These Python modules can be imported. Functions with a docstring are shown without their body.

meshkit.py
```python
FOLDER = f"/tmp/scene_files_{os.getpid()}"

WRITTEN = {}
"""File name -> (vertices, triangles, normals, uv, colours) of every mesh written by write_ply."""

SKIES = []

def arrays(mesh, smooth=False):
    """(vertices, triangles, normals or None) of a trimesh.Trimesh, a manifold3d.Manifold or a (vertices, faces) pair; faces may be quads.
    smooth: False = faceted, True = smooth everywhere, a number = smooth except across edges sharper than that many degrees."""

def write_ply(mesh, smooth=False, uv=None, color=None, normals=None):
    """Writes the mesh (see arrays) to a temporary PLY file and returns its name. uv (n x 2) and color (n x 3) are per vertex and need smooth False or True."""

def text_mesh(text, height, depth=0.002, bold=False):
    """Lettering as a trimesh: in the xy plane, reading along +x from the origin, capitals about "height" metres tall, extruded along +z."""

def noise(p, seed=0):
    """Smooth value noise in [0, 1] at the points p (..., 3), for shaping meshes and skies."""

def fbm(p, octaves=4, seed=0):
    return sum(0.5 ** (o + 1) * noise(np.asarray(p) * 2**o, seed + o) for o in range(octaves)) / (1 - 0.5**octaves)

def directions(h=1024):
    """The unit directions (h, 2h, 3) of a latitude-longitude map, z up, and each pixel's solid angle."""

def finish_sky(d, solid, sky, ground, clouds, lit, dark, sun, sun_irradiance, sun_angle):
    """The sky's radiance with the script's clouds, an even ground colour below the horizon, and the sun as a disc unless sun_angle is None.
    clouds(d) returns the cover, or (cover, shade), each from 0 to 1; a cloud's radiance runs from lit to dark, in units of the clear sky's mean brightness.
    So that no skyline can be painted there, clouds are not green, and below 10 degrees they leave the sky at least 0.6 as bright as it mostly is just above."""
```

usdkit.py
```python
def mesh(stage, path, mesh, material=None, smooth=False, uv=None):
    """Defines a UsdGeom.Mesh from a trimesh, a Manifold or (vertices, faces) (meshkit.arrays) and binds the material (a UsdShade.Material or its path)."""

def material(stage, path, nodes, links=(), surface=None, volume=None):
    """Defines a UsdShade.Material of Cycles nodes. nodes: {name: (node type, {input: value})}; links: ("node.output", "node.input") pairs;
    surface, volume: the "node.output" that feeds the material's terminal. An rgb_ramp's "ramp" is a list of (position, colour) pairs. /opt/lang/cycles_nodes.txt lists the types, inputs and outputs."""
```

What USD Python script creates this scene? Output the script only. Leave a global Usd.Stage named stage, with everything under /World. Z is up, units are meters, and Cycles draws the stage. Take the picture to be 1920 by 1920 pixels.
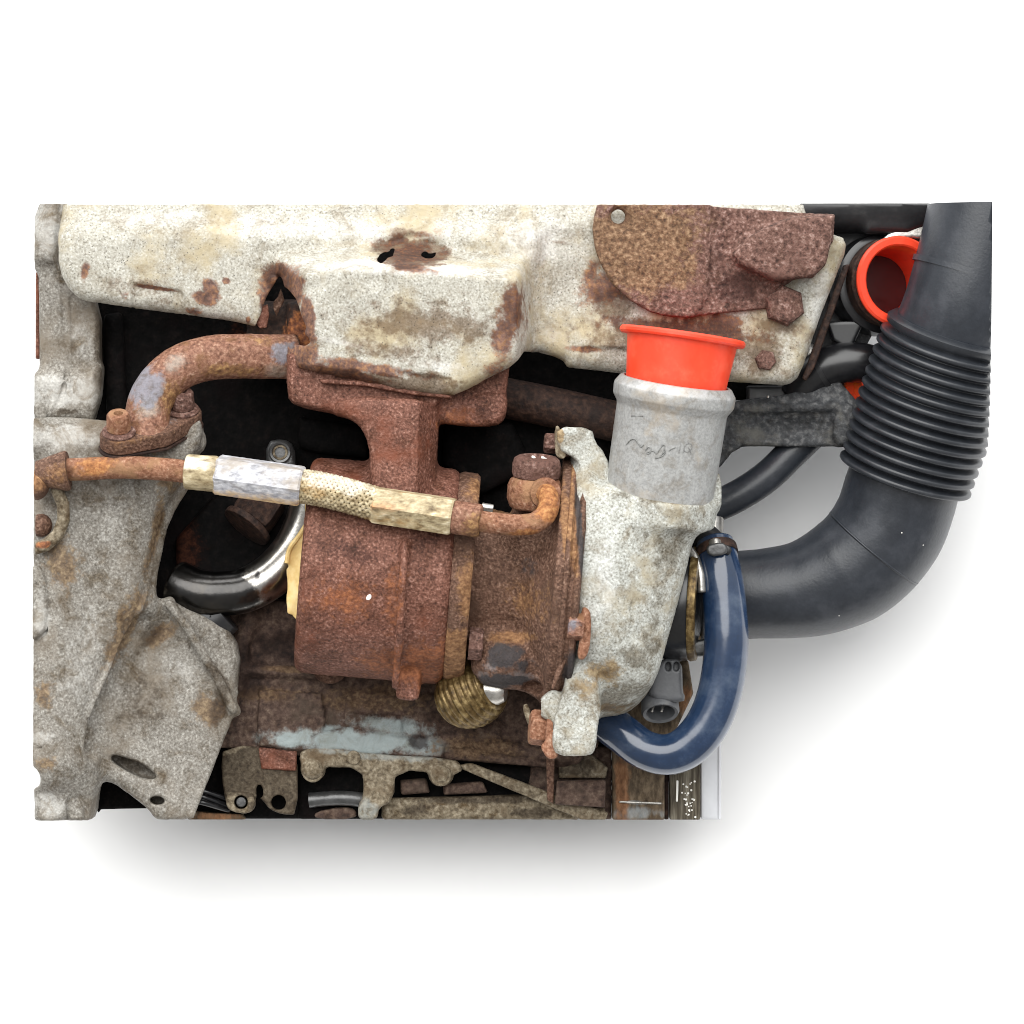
import math
import numpy as np
import usdkit
from meshkit import fbm
from pxr import Gf, Sdf, Usd, UsdGeom, UsdLux, UsdShade, Vt

stage = Usd.Stage.CreateInMemory()
UsdGeom.SetStageUpAxis(stage, UsdGeom.Tokens.z)
UsdGeom.SetStageMetersPerUnit(stage, 1.0)
UsdGeom.Xform.Define(stage, '/World')
UsdGeom.Scope.Define(stage, '/World/Looks')

# ---------------------------------------------------------------- camera, light, exposure
S = 0.00025                     # one drawing unit is a quarter of a millimetre
DIST = 16000.0                  # the camera stands four metres off
cam = UsdGeom.Camera.Define(stage, '/World/camera')
cam.CreateHorizontalApertureAttr(36.0)
cam.CreateVerticalApertureAttr(36.0)
cam.CreateFocalLengthAttr(36.0 * DIST / 1920.0)
cam.CreateClippingRangeAttr(Gf.Vec2f(0.05, 100.0))
cam.CreateExposureAttr(0.1)
UsdGeom.Xformable(cam).AddTranslateOp().Set(Gf.Vec3d(0, -DIST * S, 0))
UsdGeom.Xformable(cam).AddRotateXOp().Set(90.0)

dome = UsdLux.DomeLight.Define(stage, '/World/sky_light')
sky_mat = usdkit.material(stage, '/World/Looks/overcast', {
    'tc': ('texture_coordinate', {}), 'sp': ('separate_xyz', {}), 'mr': ('map_range', {'from_min': -1.0, 'from_max': 1.0, 'to_min': 0.0, 'to_max': 1.0}),
    'rp': ('rgb_ramp', {'ramp': [(0.0, (0.36, 0.35, 0.33)), (0.4, (0.42, 0.41, 0.4)), (0.52, (0.66, 0.68, 0.7)), (0.75, (1.05, 1.09, 1.12)), (1.0, (1.25, 1.3, 1.34))]}),
    'b': ('background_shader', {'strength': 0.96})}, [('tc.generated', 'sp.vector'), ('sp.z', 'mr.value'), ('mr.result', 'rp.fac'), ('rp.color', 'b.color')], surface='b.background')
UsdShade.MaterialBindingAPI.Apply(dome.GetPrim()).Bind(sky_mat)

KEY_ELEV, KEY_AZ = 38.0, -8.0    # degrees above the lens axis; minus = from the left
sun = UsdLux.DistantLight.Define(stage, '/World/key_light')
sun.CreateIntensityAttr(1.1)
sun.CreateAngleAttr(74.0)
sun.CreateNormalizeAttr(True)
sun.CreateColorAttr(Gf.Vec3f(1.0, 0.985, 0.955))
UsdGeom.Xformable(sun).AddRotateXYZOp().Set(Gf.Vec3f(90.0 - KEY_ELEV, 0.0, KEY_AZ))

# ---------------------------------------------------------------- helpers: prims
COUNT = {}


def numbered(path):
    n = COUNT.get(path, 0)
    COUNT[path] = n + 1
    return path if n == 0 else f'{path}_{n:03d}'


class Thing:
    """A thing of its own. Drawing units: x to the right, y down, z towards the camera; (bx, by, bz) is where it stands."""

    def __init__(self, name, label, cat, base, group=None, kind=None):
        self.bx, self.by, self.bz = base
        self.k = 1.0 - self.bz / DIST
        self.path = numbered('/World/' + name)
        x = UsdGeom.Xform.Define(stage, self.path)
        x.AddTranslateOp().Set(Gf.Vec3d((self.bx - 960) * S * self.k, -self.bz * S, (960 - self.by) * S * self.k))
        tag(x.GetPrim(), label, cat, group, kind)

    def local(self, v):
        v = np.asarray(v, float)
        k = S * self.k
        return np.stack([(v[:, 0] - self.bx) * k, -(v[:, 2] - self.bz) * k, -(v[:, 1] - self.by) * k], 1)

    def part(self, name, mesh, mat, stains=None, smooth=30, rough=None, under=None, label=None, kind=None):
        v, f = np.asarray(mesh[0], float), np.asarray(mesh[1], int)
        if f.shape[1] == 4:
            f = np.vstack([f[:, [0, 1, 2]], f[:, [0, 2, 3]]])
        w = self.local(v)
        a, b, c = w[f[:, 0]], w[f[:, 1]], w[f[:, 2]]
        if np.einsum('ij,ij->i', a - w.mean(0), np.cross(b - w.mean(0), c - w.mean(0))).sum() < 0:
            f = f[:, ::-1]
        if rough:
            amp, size, seed = rough
            n = np.zeros_like(v)
            fn = np.cross(v[f[:, 1]] - v[f[:, 0]], v[f[:, 2]] - v[f[:, 0]])
            for k in range(3):
                np.add.at(n, f[:, k], fn)
            n /= np.linalg.norm(n, axis=1, keepdims=True) + 1e-12
            v = v + n * ((fbm(v / size, 3, seed) - 0.5) * 2 * amp)[:, None]
            w = self.local(v)
        path = numbered((under or self.path) + '/' + name)
        m = usdkit.mesh(stage, path, (w, f), M[mat], smooth=smooth)
        if stains is not None:
            p = np.array(m.GetPointsAttr().Get(), float) / (S * self.k)
            q = np.stack([p[:, 0] + self.bx, -p[:, 2] + self.by, -p[:, 1] + self.bz], 1)
            col = stain_field(q, stains)
            UsdGeom.PrimvarsAPI(m).CreatePrimvar('stain', Sdf.ValueTypeNames.Color3fArray, 'vertex').Set(Vt.Vec3fArray.FromNumpy(col.astype(np.float32)))
        if label:
            m.GetPrim().SetCustomDataByKey('label', label)
        if kind:
            m.GetPrim().SetCustomDataByKey('kind', kind)
        return path


def tag(p, label, cat=None, group=None, kind=None):
    for k, v in (('label', label), ('category', cat), ('group', group), ('kind', kind)):
        if v:
            p.SetCustomDataByKey(k, v)


def stain_field(q, stains):
    """stains: (channel, x, y, rx, ry, turn in degrees, strength): rust 'r', dirt 'd', pale tone, paint and painted light 'p'; channel d also holds painted shade."""
    col = np.zeros((len(q), 3))
    wob = (fbm(q / 22.0, 3, 5) - 0.5) * 1.0
    for ch, x, y, rx, ry, turn, s in stains:
        a = math.radians(turn)
        dx, dy = q[:, 0] - x, q[:, 1] - y
        u, w = (dx * math.cos(a) + dy * math.sin(a)) / rx, (-dx * math.sin(a) + dy * math.cos(a)) / ry
        d = np.sqrt(u * u + w * w) + wob
        i = 'rdp'.index(ch)
        col[:, i] = np.maximum(col[:, i], s * np.clip((1.4 - d) / 1.1, 0, 1))
    return col


# ---------------------------------------------------------------- helpers: solid fields and their surfaces
class Field:
    def __init__(self, x0, x1, y0, y1, z0, z1, h):
        r = lambda a, b: np.arange(a - 2 * h, b + 2.5 * h, h, dtype=np.float32)
        self.h = h
        self.x, self.y, self.z = r(x0, x1), r(y0, y1), r(z0, z1)
        self.X, self.Y, self.Z = self.x[:, None, None], self.y[None, :, None], self.z[None, None, :]
        self.full = np.zeros((len(self.x), len(self.y), len(self.z)), np.float32)

    def poly(self, pts, tilt=None):
        return poly2(self.X, self.Y, pts)

    def surface(self, f):
        return surface_nets(np.ascontiguousarray(f + self.full, np.float32), np.array([self.x[0], self.y[0], self.z[0]]), self.h)


def poly2(X, Y, pts):
    p = np.asarray(pts, np.float32)
    d2, inside = None, None
    for a, b in zip(p, np.roll(p, -1, 0)):
        ex, ey = b[0] - a[0], b[1] - a[1]
        wx, wy = X - a[0], Y - a[1]
        t = np.clip((wx * ex + wy * ey) / (ex * ex + ey * ey + 1e-9), 0, 1)
        q = (wx - ex * t) ** 2 + (wy - ey * t) ** 2
        d2 = q if d2 is None else np.minimum(d2, q)
        c = ((Y >= a[1]) != (Y >= b[1])) & ((ex * wy - ey * wx) * (1 if b[1] > a[1] else -1) > 0)
        inside = c if inside is None else inside ^ c
    return np.where(inside, -1, 1) * np.sqrt(d2)


def rnd(pts, n=2, closed=True):
    """Cuts the corners of an outline, n times over."""
    p = np.asarray(pts, float)
    for _ in range(n):
        q = np.roll(p, -1, 0)
        p = np.stack([0.75 * p + 0.25 * q, 0.25 * p + 0.75 * q], 1).reshape(-1, p.shape[1])
    return p


def extr(d2, Z, z0, z1, r=0.0):
    a, b = d2 + r, np.abs(Z - (z0 + z1) / 2) - (z1 - z0) / 2 + r
    return np.minimum(np.maximum(a, b), 0) + np.hypot(np.maximum(a, 0), np.maximum(b, 0)) - r


def smin(a, b, k):
    h = np.maximum(k - np.abs(a - b), 0) / k
    return np.minimum(a, b) - h * h * k * 0.25


def smax(a, b, k):
    return -smin(-a, -b, k)


def unit(v):
    v = np.asarray(v, float)
    return v / np.linalg.norm(v)


def cone(g, p0, p1, r0, r1):
    p0, p1 = np.asarray(p0, float), np.asarray(p1, float)
    e = p1 - p0
    wx, wy, wz = g.X - p0[0], g.Y - p0[1], g.Z - p0[2]
    t = np.clip((wx * e[0] + wy * e[1] + wz * e[2]) / (e @ e), 0, 1)
    return np.sqrt((wx - e[0] * t) ** 2 + (wy - e[1] * t) ** 2 + (wz - e[2] * t) ** 2) - (r0 + (r1 - r0) * t)


def chain(g, pts, r):
    f = None
    for a, b in zip(pts[:-1], pts[1:]):
        c = cone(g, a, b, r, r)
        f = c if f is None else np.minimum(f, c)
    return f


def axial(g, p0, d):
    """Distance along and away from the axis through p0 in direction d."""
    d = unit(d)
    wx, wy, wz = g.X - p0[0], g.Y - p0[1], g.Z - p0[2]
    t = wx * d[0] + wy * d[1] + wz * d[2]
    return t, np.sqrt(np.maximum(wx * wx + wy * wy + wz * wz - t * t, 0))


def disc(t, q, t0, t1, r, e=4.0):
    return extr(q - r, t, t0, t1, e)


def ball(g, c, r):
    return (np.sqrt(((g.X - c[0]) / r[0]) ** 2 + ((g.Y - c[1]) / r[1]) ** 2 + ((g.Z - c[2]) / r[2]) ** 2) - 1) * min(r)


def S01(t):
    t = np.clip(t, 0, 1)
    return t * t * (3 - 2 * t)


def surface_nets(F, o, h):
    neg = F < 0
    n = np.zeros(tuple(s - 1 for s in F.shape), np.int8)
    for i, j, k in np.ndindex(2, 2, 2):
        n += neg[i:F.shape[0] - 1 + i, j:F.shape[1] - 1 + j, k:F.shape[2] - 1 + k]
    cells = np.argwhere((n > 0) & (n < 8))
    number = np.full(n.shape, -1, np.int64)
    number[tuple(cells.T)] = np.arange(len(cells))
    cs = np.array(list(np.ndindex(2, 2, 2)))
    val = np.stack([F[tuple((cells + c).T)] for c in cs], 1)
    acc, cnt = np.zeros((len(cells), 3)), np.zeros(len(cells))
    for a in range(8):
        for b in range(a + 1, 8):
            if np.abs(cs[a] - cs[b]).sum() == 1:
                x = (val[:, a] < 0) != (val[:, b] < 0)
                t = val[x, a] / (val[x, a] - val[x, b])
                acc[x] += cs[a] + t[:, None] * (cs[b] - cs[a])
                cnt[x] += 1
    v = o + (cells + acc / cnt[:, None]) * h
    quads = []
    for ax in range(3):
        u, w = (ax + 1) % 3, (ax + 2) % 3
        sl0, sl1 = [slice(None)] * 3, [slice(None)] * 3
        sl0[ax], sl1[ax] = slice(0, -1), slice(1, None)
        e = np.argwhere(neg[tuple(sl0)] != neg[tuple(sl1)])
        e = e[(e[:, u] > 0) & (e[:, w] > 0) & (e[:, u] < F.shape[u] - 1) & (e[:, w] < F.shape[w] - 1)]
        U, W = np.eye(3, dtype=int)[u], np.eye(3, dtype=int)[w]
        q = np.stack([number[tuple((e - a).T)] for a in (U + W, W, 0 * U, U)], 1)
        flip = ~neg[tuple(e.T)]
        q[flip] = q[flip][:, ::-1]
        quads.append(q)
    q = np.vstack(quads)
    return v, q[(q >= 0).all(1)]


# ---------------------------------------------------------------- helpers: turned parts, tubes, bolts, plates
def frame(d):
    d = unit(d)
    a = np.cross(d, [0, 0, 1.0] if abs(d[2]) < 0.9 else [0, 1.0, 0])
    a = unit(a)
    return d, a, np.cross(d, a)


def lathe(p, d, prof, n=48, twist=0.0, shape=None):
    """prof: (t, r) pairs along direction d from p. n = 6 turns a hexagon. The ends close when r reaches 0."""
    d, a, b = frame(d)
    ang = np.arange(n) * 2 * np.pi / n + math.radians(twist)
    prof = np.asarray(prof, float)
    ring = np.cos(ang)[:, None] * a + np.sin(ang)[:, None] * b
    if shape is not None:
        ring = ring * shape(ang)[:, None]
    v = np.asarray(p, float) + prof[:, 0][:, None, None] * d + prof[:, 1][:, None, None] * ring[None]
    i, j = np.meshgrid(np.arange(len(prof) - 1), np.arange(n), indexing='ij')
    q = np.stack([i * n + j, i * n + (j + 1) % n, (i + 1) * n + (j + 1) % n, (i + 1) * n + j], -1).reshape(-1, 4)
    return v.reshape(-1, 3), np.vstack([q[:, [0, 1, 2]], q[:, [0, 2, 3]]])


def drum(p0, p1, r, e=2.0, n=40, r1=None, twist=0.0):
    """A closed cylinder with chamfered ends."""
    p0, p1 = np.asarray(p0, float), np.asarray(p1, float)
    L = np.linalg.norm(p1 - p0)
    r1 = r if r1 is None else r1
    return lathe(p0, p1 - p0, [(0, 0), (0, r - e), (e * 0.3, r - e * 0.3), (e, r), (L - e, r1), (L - e * 0.3, r1 - e * 0.3), (L, r1 - e), (L, 0)], n, twist)


def hexhead(p, d, r, h, twist=0.0):
    return lathe(p, d, [(0, 0), (0, r), (h * 0.75, r), (h * 0.92, r * 0.93), (h, r * 0.8), (h, 0)], 6, twist)


def spline(pts, n=60):
    p = np.asarray(pts, float)
    q = np.vstack([2 * p[0] - p[1], p, 2 * p[-1] - p[-2]])
    out = []
    seg = len(p) - 1
    for u in np.linspace(0, seg, n):
        i = min(int(u), seg - 1)
        t = u - i
        a, b, c, d = q[i:i + 4]
        out.append(0.5 * (2 * b + (c - a) * t + (2 * a - 5 * b + 4 * c - d) * t * t + (3 * b - a - 3 * c + d) * t ** 3))
    return np.array(out)


def rings(path):
    t = np.gradient(path, axis=0)
    t /= np.linalg.norm(t, axis=1, keepdims=True)
    a = frame(t[0])[1]
    A, B = [], []
    for x in t:
        a = unit(a - x * (a @ x))
        A.append(a)
        B.append(np.cross(x, a))
    return np.array(A), np.array(B)


def tube(path, r, n=32, cap=True):
    path = np.asarray(path, float)
    A, B = rings(path)
    r = np.broadcast_to(np.asarray(r, float), (len(path),)) if np.ndim(r) < 2 else r
    ang = np.arange(n) * 2 * np.pi / n
    rr = r[:, None, None] if np.ndim(r) == 1 else r[:, :, None]
    v = path[:, None] + rr * (np.cos(ang)[None, :, None] * A[:, None] + np.sin(ang)[None, :, None] * B[:, None])
    m = len(path)
    v = v.reshape(-1, 3)
    i, j = np.meshgrid(np.arange(m - 1), np.arange(n), indexing='ij')
    q = np.stack([i * n + j, i * n + (j + 1) % n, (i + 1) * n + (j + 1) % n, (i + 1) * n + j], -1).reshape(-1, 4)
    f = np.vstack([q[:, [0, 1, 2]], q[:, [0, 2, 3]]])
    if cap:
        k = len(v)
        v = np.vstack([v, path[:1], path[-1:]])
        j = np.arange(n)
        f = np.vstack([f, np.stack([np.full(n, k), (j + 1) % n, j], 1), np.stack([np.full(n, k + 1), (m - 1) * n + j, (m - 1) * n + (j + 1) % n], 1)])
    return v, f


def join(*ms):
    vs, fs, k = [], [], 0
    for v, f in ms:
        f = np.asarray(f)
        if f.shape[1] == 4:
            f = np.vstack([f[:, [0, 1, 2]], f[:, [0, 2, 3]]])
        vs.append(v)
        fs.append(f + k)
        k += len(v)
    return np.vstack(vs), np.vstack(fs)


def slab(pts, z0, z1, r=3.0, h=3.0, cut=None):
    """An outline with depth and rounded edges."""
    p = np.asarray(pts, float)
    g = Field(p[:, 0].min(), p[:, 0].max(), p[:, 1].min(), p[:, 1].max(), z0, z1, h)
    f = extr(g.poly(pts), g.Z, z0, z1, r)
    if cut is not None:
        f = cut(g, f)
    return g.surface(f)
# ---------------------------------------------------------------- materials
M = {}


def cast(name, ramp, grain=7.0, patch=None, patch_size=80.0, patch_at=(0.52, 0.68), rust=((0.07, 0.022, 0.012), (0.2, 0.07, 0.03), (0.45, 0.17, 0.05)),
         dirt_shade=(0.45, 0.39, 0.32), paint=(0.4, 0.4, 0.4), dirt_shade_mode='multiply', paint_mode='screen', rough=0.75, bump=0.5, metallic=0.0, spec=0.3, pits=0.35, pit_size=6.0, paint_max=0.5, mottle=0.5, pit_col=(0.03, 0.025, 0.02), stretch=(1, 1, 1), detail=3.0, rust_base=-0.55, coat=0.0):
    """Weathered metal or stone-like surfaces: grain, larger patches, pits, and rust, dirt or paint where the thing's stains say so, some of it painted light."""
    k = 1.0 / S
    n = {
        'geo': ('geometry', {}),
        'map': ('vector_math', {'math_type': 'multiply', 'vector2': (k * stretch[0], k * stretch[1], k * stretch[2])}),
        'n1': ('noise_texture', {'scale': 1 / grain, 'detail': detail, 'roughness': 0.62}),
        'n2': ('noise_texture', {'scale': 1 / patch_size, 'detail': 5.0, 'roughness': 0.62}),
        'n3': ('noise_texture', {'scale': 1 / 24.0, 'detail': 6.0, 'roughness': 0.7}),
        'n4': ('noise_texture', {'scale': 1 / 9.0, 'detail': 3.0, 'roughness': 0.65}),
        'v1': ('voronoi_texture', {'scale': 1 / pit_size, 'randomness': 1.0}),
        'r1': ('rgb_ramp', {'ramp': ramp}),
        'pm': ('map_range', {'range_type': 'smoothstep', 'from_min': patch_at[0], 'from_max': patch_at[1], 'to_min': 0.0, 'to_max': 1.0}),
        'pc': ('mix', {'mix_type': 'multiply' if patch is None else 'mix', 'color2': patch or (0.75, 0.7, 0.62)}),
        # pits
        'vm': ('map_range', {'range_type': 'smoothstep', 'from_min': 0.06, 'from_max': 0.26, 'to_min': pits, 'to_max': 0.0}),
        'vn': ('map_range', {'range_type': 'smoothstep', 'from_min': 0.34, 'from_max': 0.58, 'to_min': 0.1, 'to_max': 1.0}),
        'vp': ('math', {'math_type': 'multiply'}),
        'pit': ('mix', {'mix_type': 'mix', 'color2': pit_col}),
        # stains
        'at': ('attribute', {'attribute': 'stain'}),
        'sep': ('separate_color', {'color_type': 'rgb'}),
        'ra': ('math', {'math_type': 'multiply_add', 'value2': 1.5, 'value3': rust_base - 0.9}),
        'rb': ('math', {'math_type': 'multiply_add', 'value2': 1.8}),
        'nm': ('mix_float', {'fac': 0.45}),
        'rm': ('map_range', {'range_type': 'smoothstep', 'from_min': -0.12, 'from_max': 0.45, 'to_min': 0.0, 'to_max': 0.94}),
        'rr': ('rgb_ramp', {'ramp': [(0.3, rust[0]), (0.5, rust[1]), (0.7, rust[2])]}),
        'rx': ('mix', {'mix_type': 'mix'}),
        'da': ('math', {'math_type': 'multiply_add', 'value2': 1.4, 'value3': -1.4}),
        'db': ('math', {'math_type': 'multiply_add', 'value2': 1.8}),
        'dm': ('map_range', {'range_type': 'smoothstep', 'from_min': -0.05, 'from_max': 0.45, 'to_min': 0.0, 'to_max': 0.88}),
        'dx': ('mix', {'mix_type': dirt_shade_mode, 'color2': dirt_shade}),
        'wa': ('math', {'math_type': 'multiply_add', 'value2': 1.4, 'value3': -1.4}),
        'wb': ('math', {'math_type': 'multiply_add', 'value2': 1.8}),
        'wm': ('map_range', {'range_type': 'smoothstep', 'from_min': -0.1, 'from_max': 0.6, 'to_min': 0.0, 'to_max': paint_max}),
        'wx': ('mix', {'mix_type': paint_mode, 'color2': paint}),
        'n5': ('noise_texture', {'scale': 1 / (patch_size * 0.36), 'detail': 6.0, 'roughness': 0.68, 'distortion': 0.6}),
        'r5': ('rgb_ramp', {'ramp': [(0.3, tuple(1.16 - mottle * x for x in (0.9, 1.0, 1.12))), (0.5, (0.98, 0.98, 0.98)), (0.7, (1.16, 1.16, 1.16))]}),
        'mo': ('mix', {'mix_type': 'multiply', 'fac': 1.0}),
        'hh': ('math', {'math_type': 'add'}),
        'bp': ('bump', {'strength': bump, 'distance': 0.0012}),
        'p': ('principled_bsdf', {'roughness': rough, 'metallic': metallic, 'specular_ior_level': spec, 'coat_weight': coat}),
    }
    l = [('geo.position', 'map.vector1')] + [('map.vector', f'{t}.vector') for t in ('n1', 'n2', 'n3', 'n4', 'v1')] + [
        ('n1.fac', 'r1.fac'), ('n2.fac', 'pm.value'), ('pm.result', 'pc.fac'), ('r1.color', 'pc.color1'),
        ('v1.distance', 'vm.value'), ('n3.fac', 'vn.value'), ('vn.result', 'vp.value1'), ('vm.result', 'vp.value2'), ('vp.value', 'pit.fac'), ('pc.color', 'pit.color1'),
        ('at.color', 'sep.color'),
        ('sep.b', 'wa.value1'), ('wa.value', 'wb.value3'), ('n3.fac', 'nm.a'), ('n4.fac', 'nm.b'), ('nm.result', 'wb.value1'), ('wb.value', 'wm.value'), ('wm.result', 'wx.fac'), ('pit.color', 'wx.color1'),
        ('sep.g', 'da.value1'), ('da.value', 'db.value3'), ('nm.result', 'db.value1'), ('db.value', 'dm.value'), ('dm.result', 'dx.fac'), ('rx.color', 'dx.color1'),
        ('sep.r', 'ra.value1'), ('ra.value', 'rb.value3'), ('nm.result', 'rb.value1'), ('rb.value', 'rm.value'), ('rm.result', 'rx.fac'),
        ('n4.fac', 'rr.fac'), ('wx.color', 'rx.color1'), ('rr.color', 'rx.color2'),
        ('map.vector', 'n5.vector'), ('n5.fac', 'r5.fac'), ('dx.color', 'mo.color1'), ('r5.color', 'mo.color2'),
        ('n1.fac', 'hh.value1'), ('n4.fac', 'hh.value2'), ('hh.value', 'bp.height'), ('bp.normal', 'p.normal'), ('mo.color', 'p.base_color'),
    ]
    M[name] = usdkit.material(stage, '/World/Looks/' + name, n, l, surface='p.BSDF')


def plain(name, color, rough=0.5, spec=0.5, var=0.15, bump=0.0, size=30.0, metallic=0.0, coat=0.0, coat_rough=0.1, dust=None, dust_at=(0.55, 0.75), sss=0.0, fine=6.0):
    k = 1.0 / S
    c = np.array(color)
    n = {
        'geo': ('geometry', {}),
        'map': ('vector_math', {'math_type': 'multiply', 'vector2': (k, k, k)}),
        'n1': ('noise_texture', {'scale': 1 / size, 'detail': 5.0, 'roughness': 0.65}),
        'n2': ('noise_texture', {'scale': 1 / fine, 'detail': 3.0, 'roughness': 0.6}),
        'r1': ('rgb_ramp', {'ramp': [(0.3, tuple(c * (1 - var))), (0.7, tuple(np.minimum(c * (1 + var), 1)))]}),
        'dm': ('map_range', {'range_type': 'smoothstep', 'from_min': dust_at[0], 'from_max': dust_at[1], 'to_min': 0.0, 'to_max': 0.6 if dust else 0.0}),
        'dx': ('mix', {'mix_type': 'mix', 'color2': dust or (0.3, 0.3, 0.3)}),
        'rg': ('map_range', {'from_min': 0.3, 'from_max': 0.7, 'to_min': rough * 0.82, 'to_max': min(1.0, rough * 1.2)}),
        'bp': ('bump', {'strength': max(bump, 0.001), 'distance': 0.0008}),
        'p': ('principled_bsdf', {'specular_ior_level': spec, 'metallic': metallic, 'coat_weight': coat, 'coat_roughness': coat_rough, 'subsurface_weight': sss, 'subsurface_scale': 0.004}),
    }
    l = [('geo.position', 'map.vector1'), ('map.vector', 'n1.vector'), ('map.vector', 'n2.vector'), ('n1.fac', 'r1.fac'), ('n1.fac', 'rg.value'), ('rg.result', 'p.roughness'),
         ('n1.fac', 'dm.value'), ('dm.result', 'dx.fac'), ('r1.color', 'dx.color1'), ('dx.color', 'p.base_color'), ('n2.fac', 'bp.height'), ('bp.normal', 'p.normal')]
    M[name] = usdkit.material(stage, '/World/Looks/' + name, n, l, surface='p.BSDF')


cast('pale_shield', [(0.29, (0.13, 0.116, 0.095)), (0.4, (0.315, 0.297, 0.25)), (0.54, (0.415, 0.398, 0.345)), (0.72, (0.6, 0.595, 0.555))], grain=4.4, detail=4.0, patch=(0.38, 0.32, 0.21), patch_size=130, dirt_shade=(0.37, 0.28, 0.215),
     patch_at=(0.46, 0.66), rust=((0.055, 0.024, 0.019), (0.155, 0.07, 0.047), (0.34, 0.17, 0.075)), rough=0.6, pits=0.85, pit_size=6.5, bump=0.25, mottle=0.6)
cast('pale_alloy', [(0.28, (0.13, 0.122, 0.1)), (0.42, (0.3, 0.297, 0.265)), (0.55, (0.42, 0.425, 0.392)), (0.74, (0.62, 0.635, 0.61))], grain=4.6, detail=4.0, patch=(0.34, 0.3, 0.22), patch_size=110,
     patch_at=(0.5, 0.7), rough=0.55, pits=0.7, bump=0.25, spec=0.2, rust=((0.12, 0.075, 0.035), (0.27, 0.19, 0.1), (0.42, 0.33, 0.2)), dirt_shade=(0.42, 0.38, 0.33), mottle=0.7)
cast('grey_casting', [(0.28, (0.085, 0.075, 0.06)), (0.42, (0.165, 0.15, 0.128)), (0.55, (0.242, 0.226, 0.2)), (0.73, (0.43, 0.415, 0.375))], grain=4.6, detail=4.0, patch=(0.17, 0.14, 0.105), patch_size=130,
     patch_at=(0.45, 0.7), dirt_shade=(0.34, 0.29, 0.24), rust=((0.06, 0.036, 0.02), (0.15, 0.1, 0.058), (0.3, 0.22, 0.13)), paint=(0.45, 0.45, 0.43), rough=0.6, pits=0.6, bump=0.3, mottle=0.85)
cast('smooth_alloy', [(0.3, (0.23, 0.23, 0.226)), (0.5, (0.295, 0.295, 0.288)), (0.7, (0.355, 0.355, 0.345))], grain=5, patch=(0.32, 0.285, 0.24), patch_size=90, rough=0.45, pits=0.1, bump=0.1,
     dirt_shade=(0.5, 0.48, 0.46), paint=(0.45, 0.45, 0.46))
cast('red_rust', [(0.28, (0.035, 0.013, 0.008)), (0.43, (0.115, 0.046, 0.03)), (0.57, (0.19, 0.083, 0.057)), (0.72, (0.39, 0.22, 0.17))], grain=5.2, detail=4.0, patch=(0.165, 0.052, 0.027), patch_size=150,
     rust=((0.1, 0.035, 0.014), (0.22, 0.075, 0.032), (0.36, 0.14, 0.06)), dirt_shade=(0.45, 0.38, 0.38), rough=0.6, spec=0.25, pits=0.5, bump=0.5, pit_col=(0.05, 0.018, 0.012), mottle=0.8)
cast('brown_rust', [(0.27, (0.032, 0.015, 0.01)), (0.43, (0.093, 0.046, 0.029)), (0.57, (0.155, 0.084, 0.056)), (0.73, (0.31, 0.2, 0.145))], grain=5.2, detail=4.0, patch=(0.085, 0.045, 0.029), patch_size=90,
     rust=((0.1, 0.045, 0.02), (0.22, 0.11, 0.05), (0.37, 0.21, 0.1)), dirt_shade=(0.035, 0.034, 0.037), paint=(0.36, 0.35, 0.36), rough=0.75, pits=0.5, bump=0.55, dirt_shade_mode='mix', paint_mode='mix', mottle=0.7)
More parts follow.
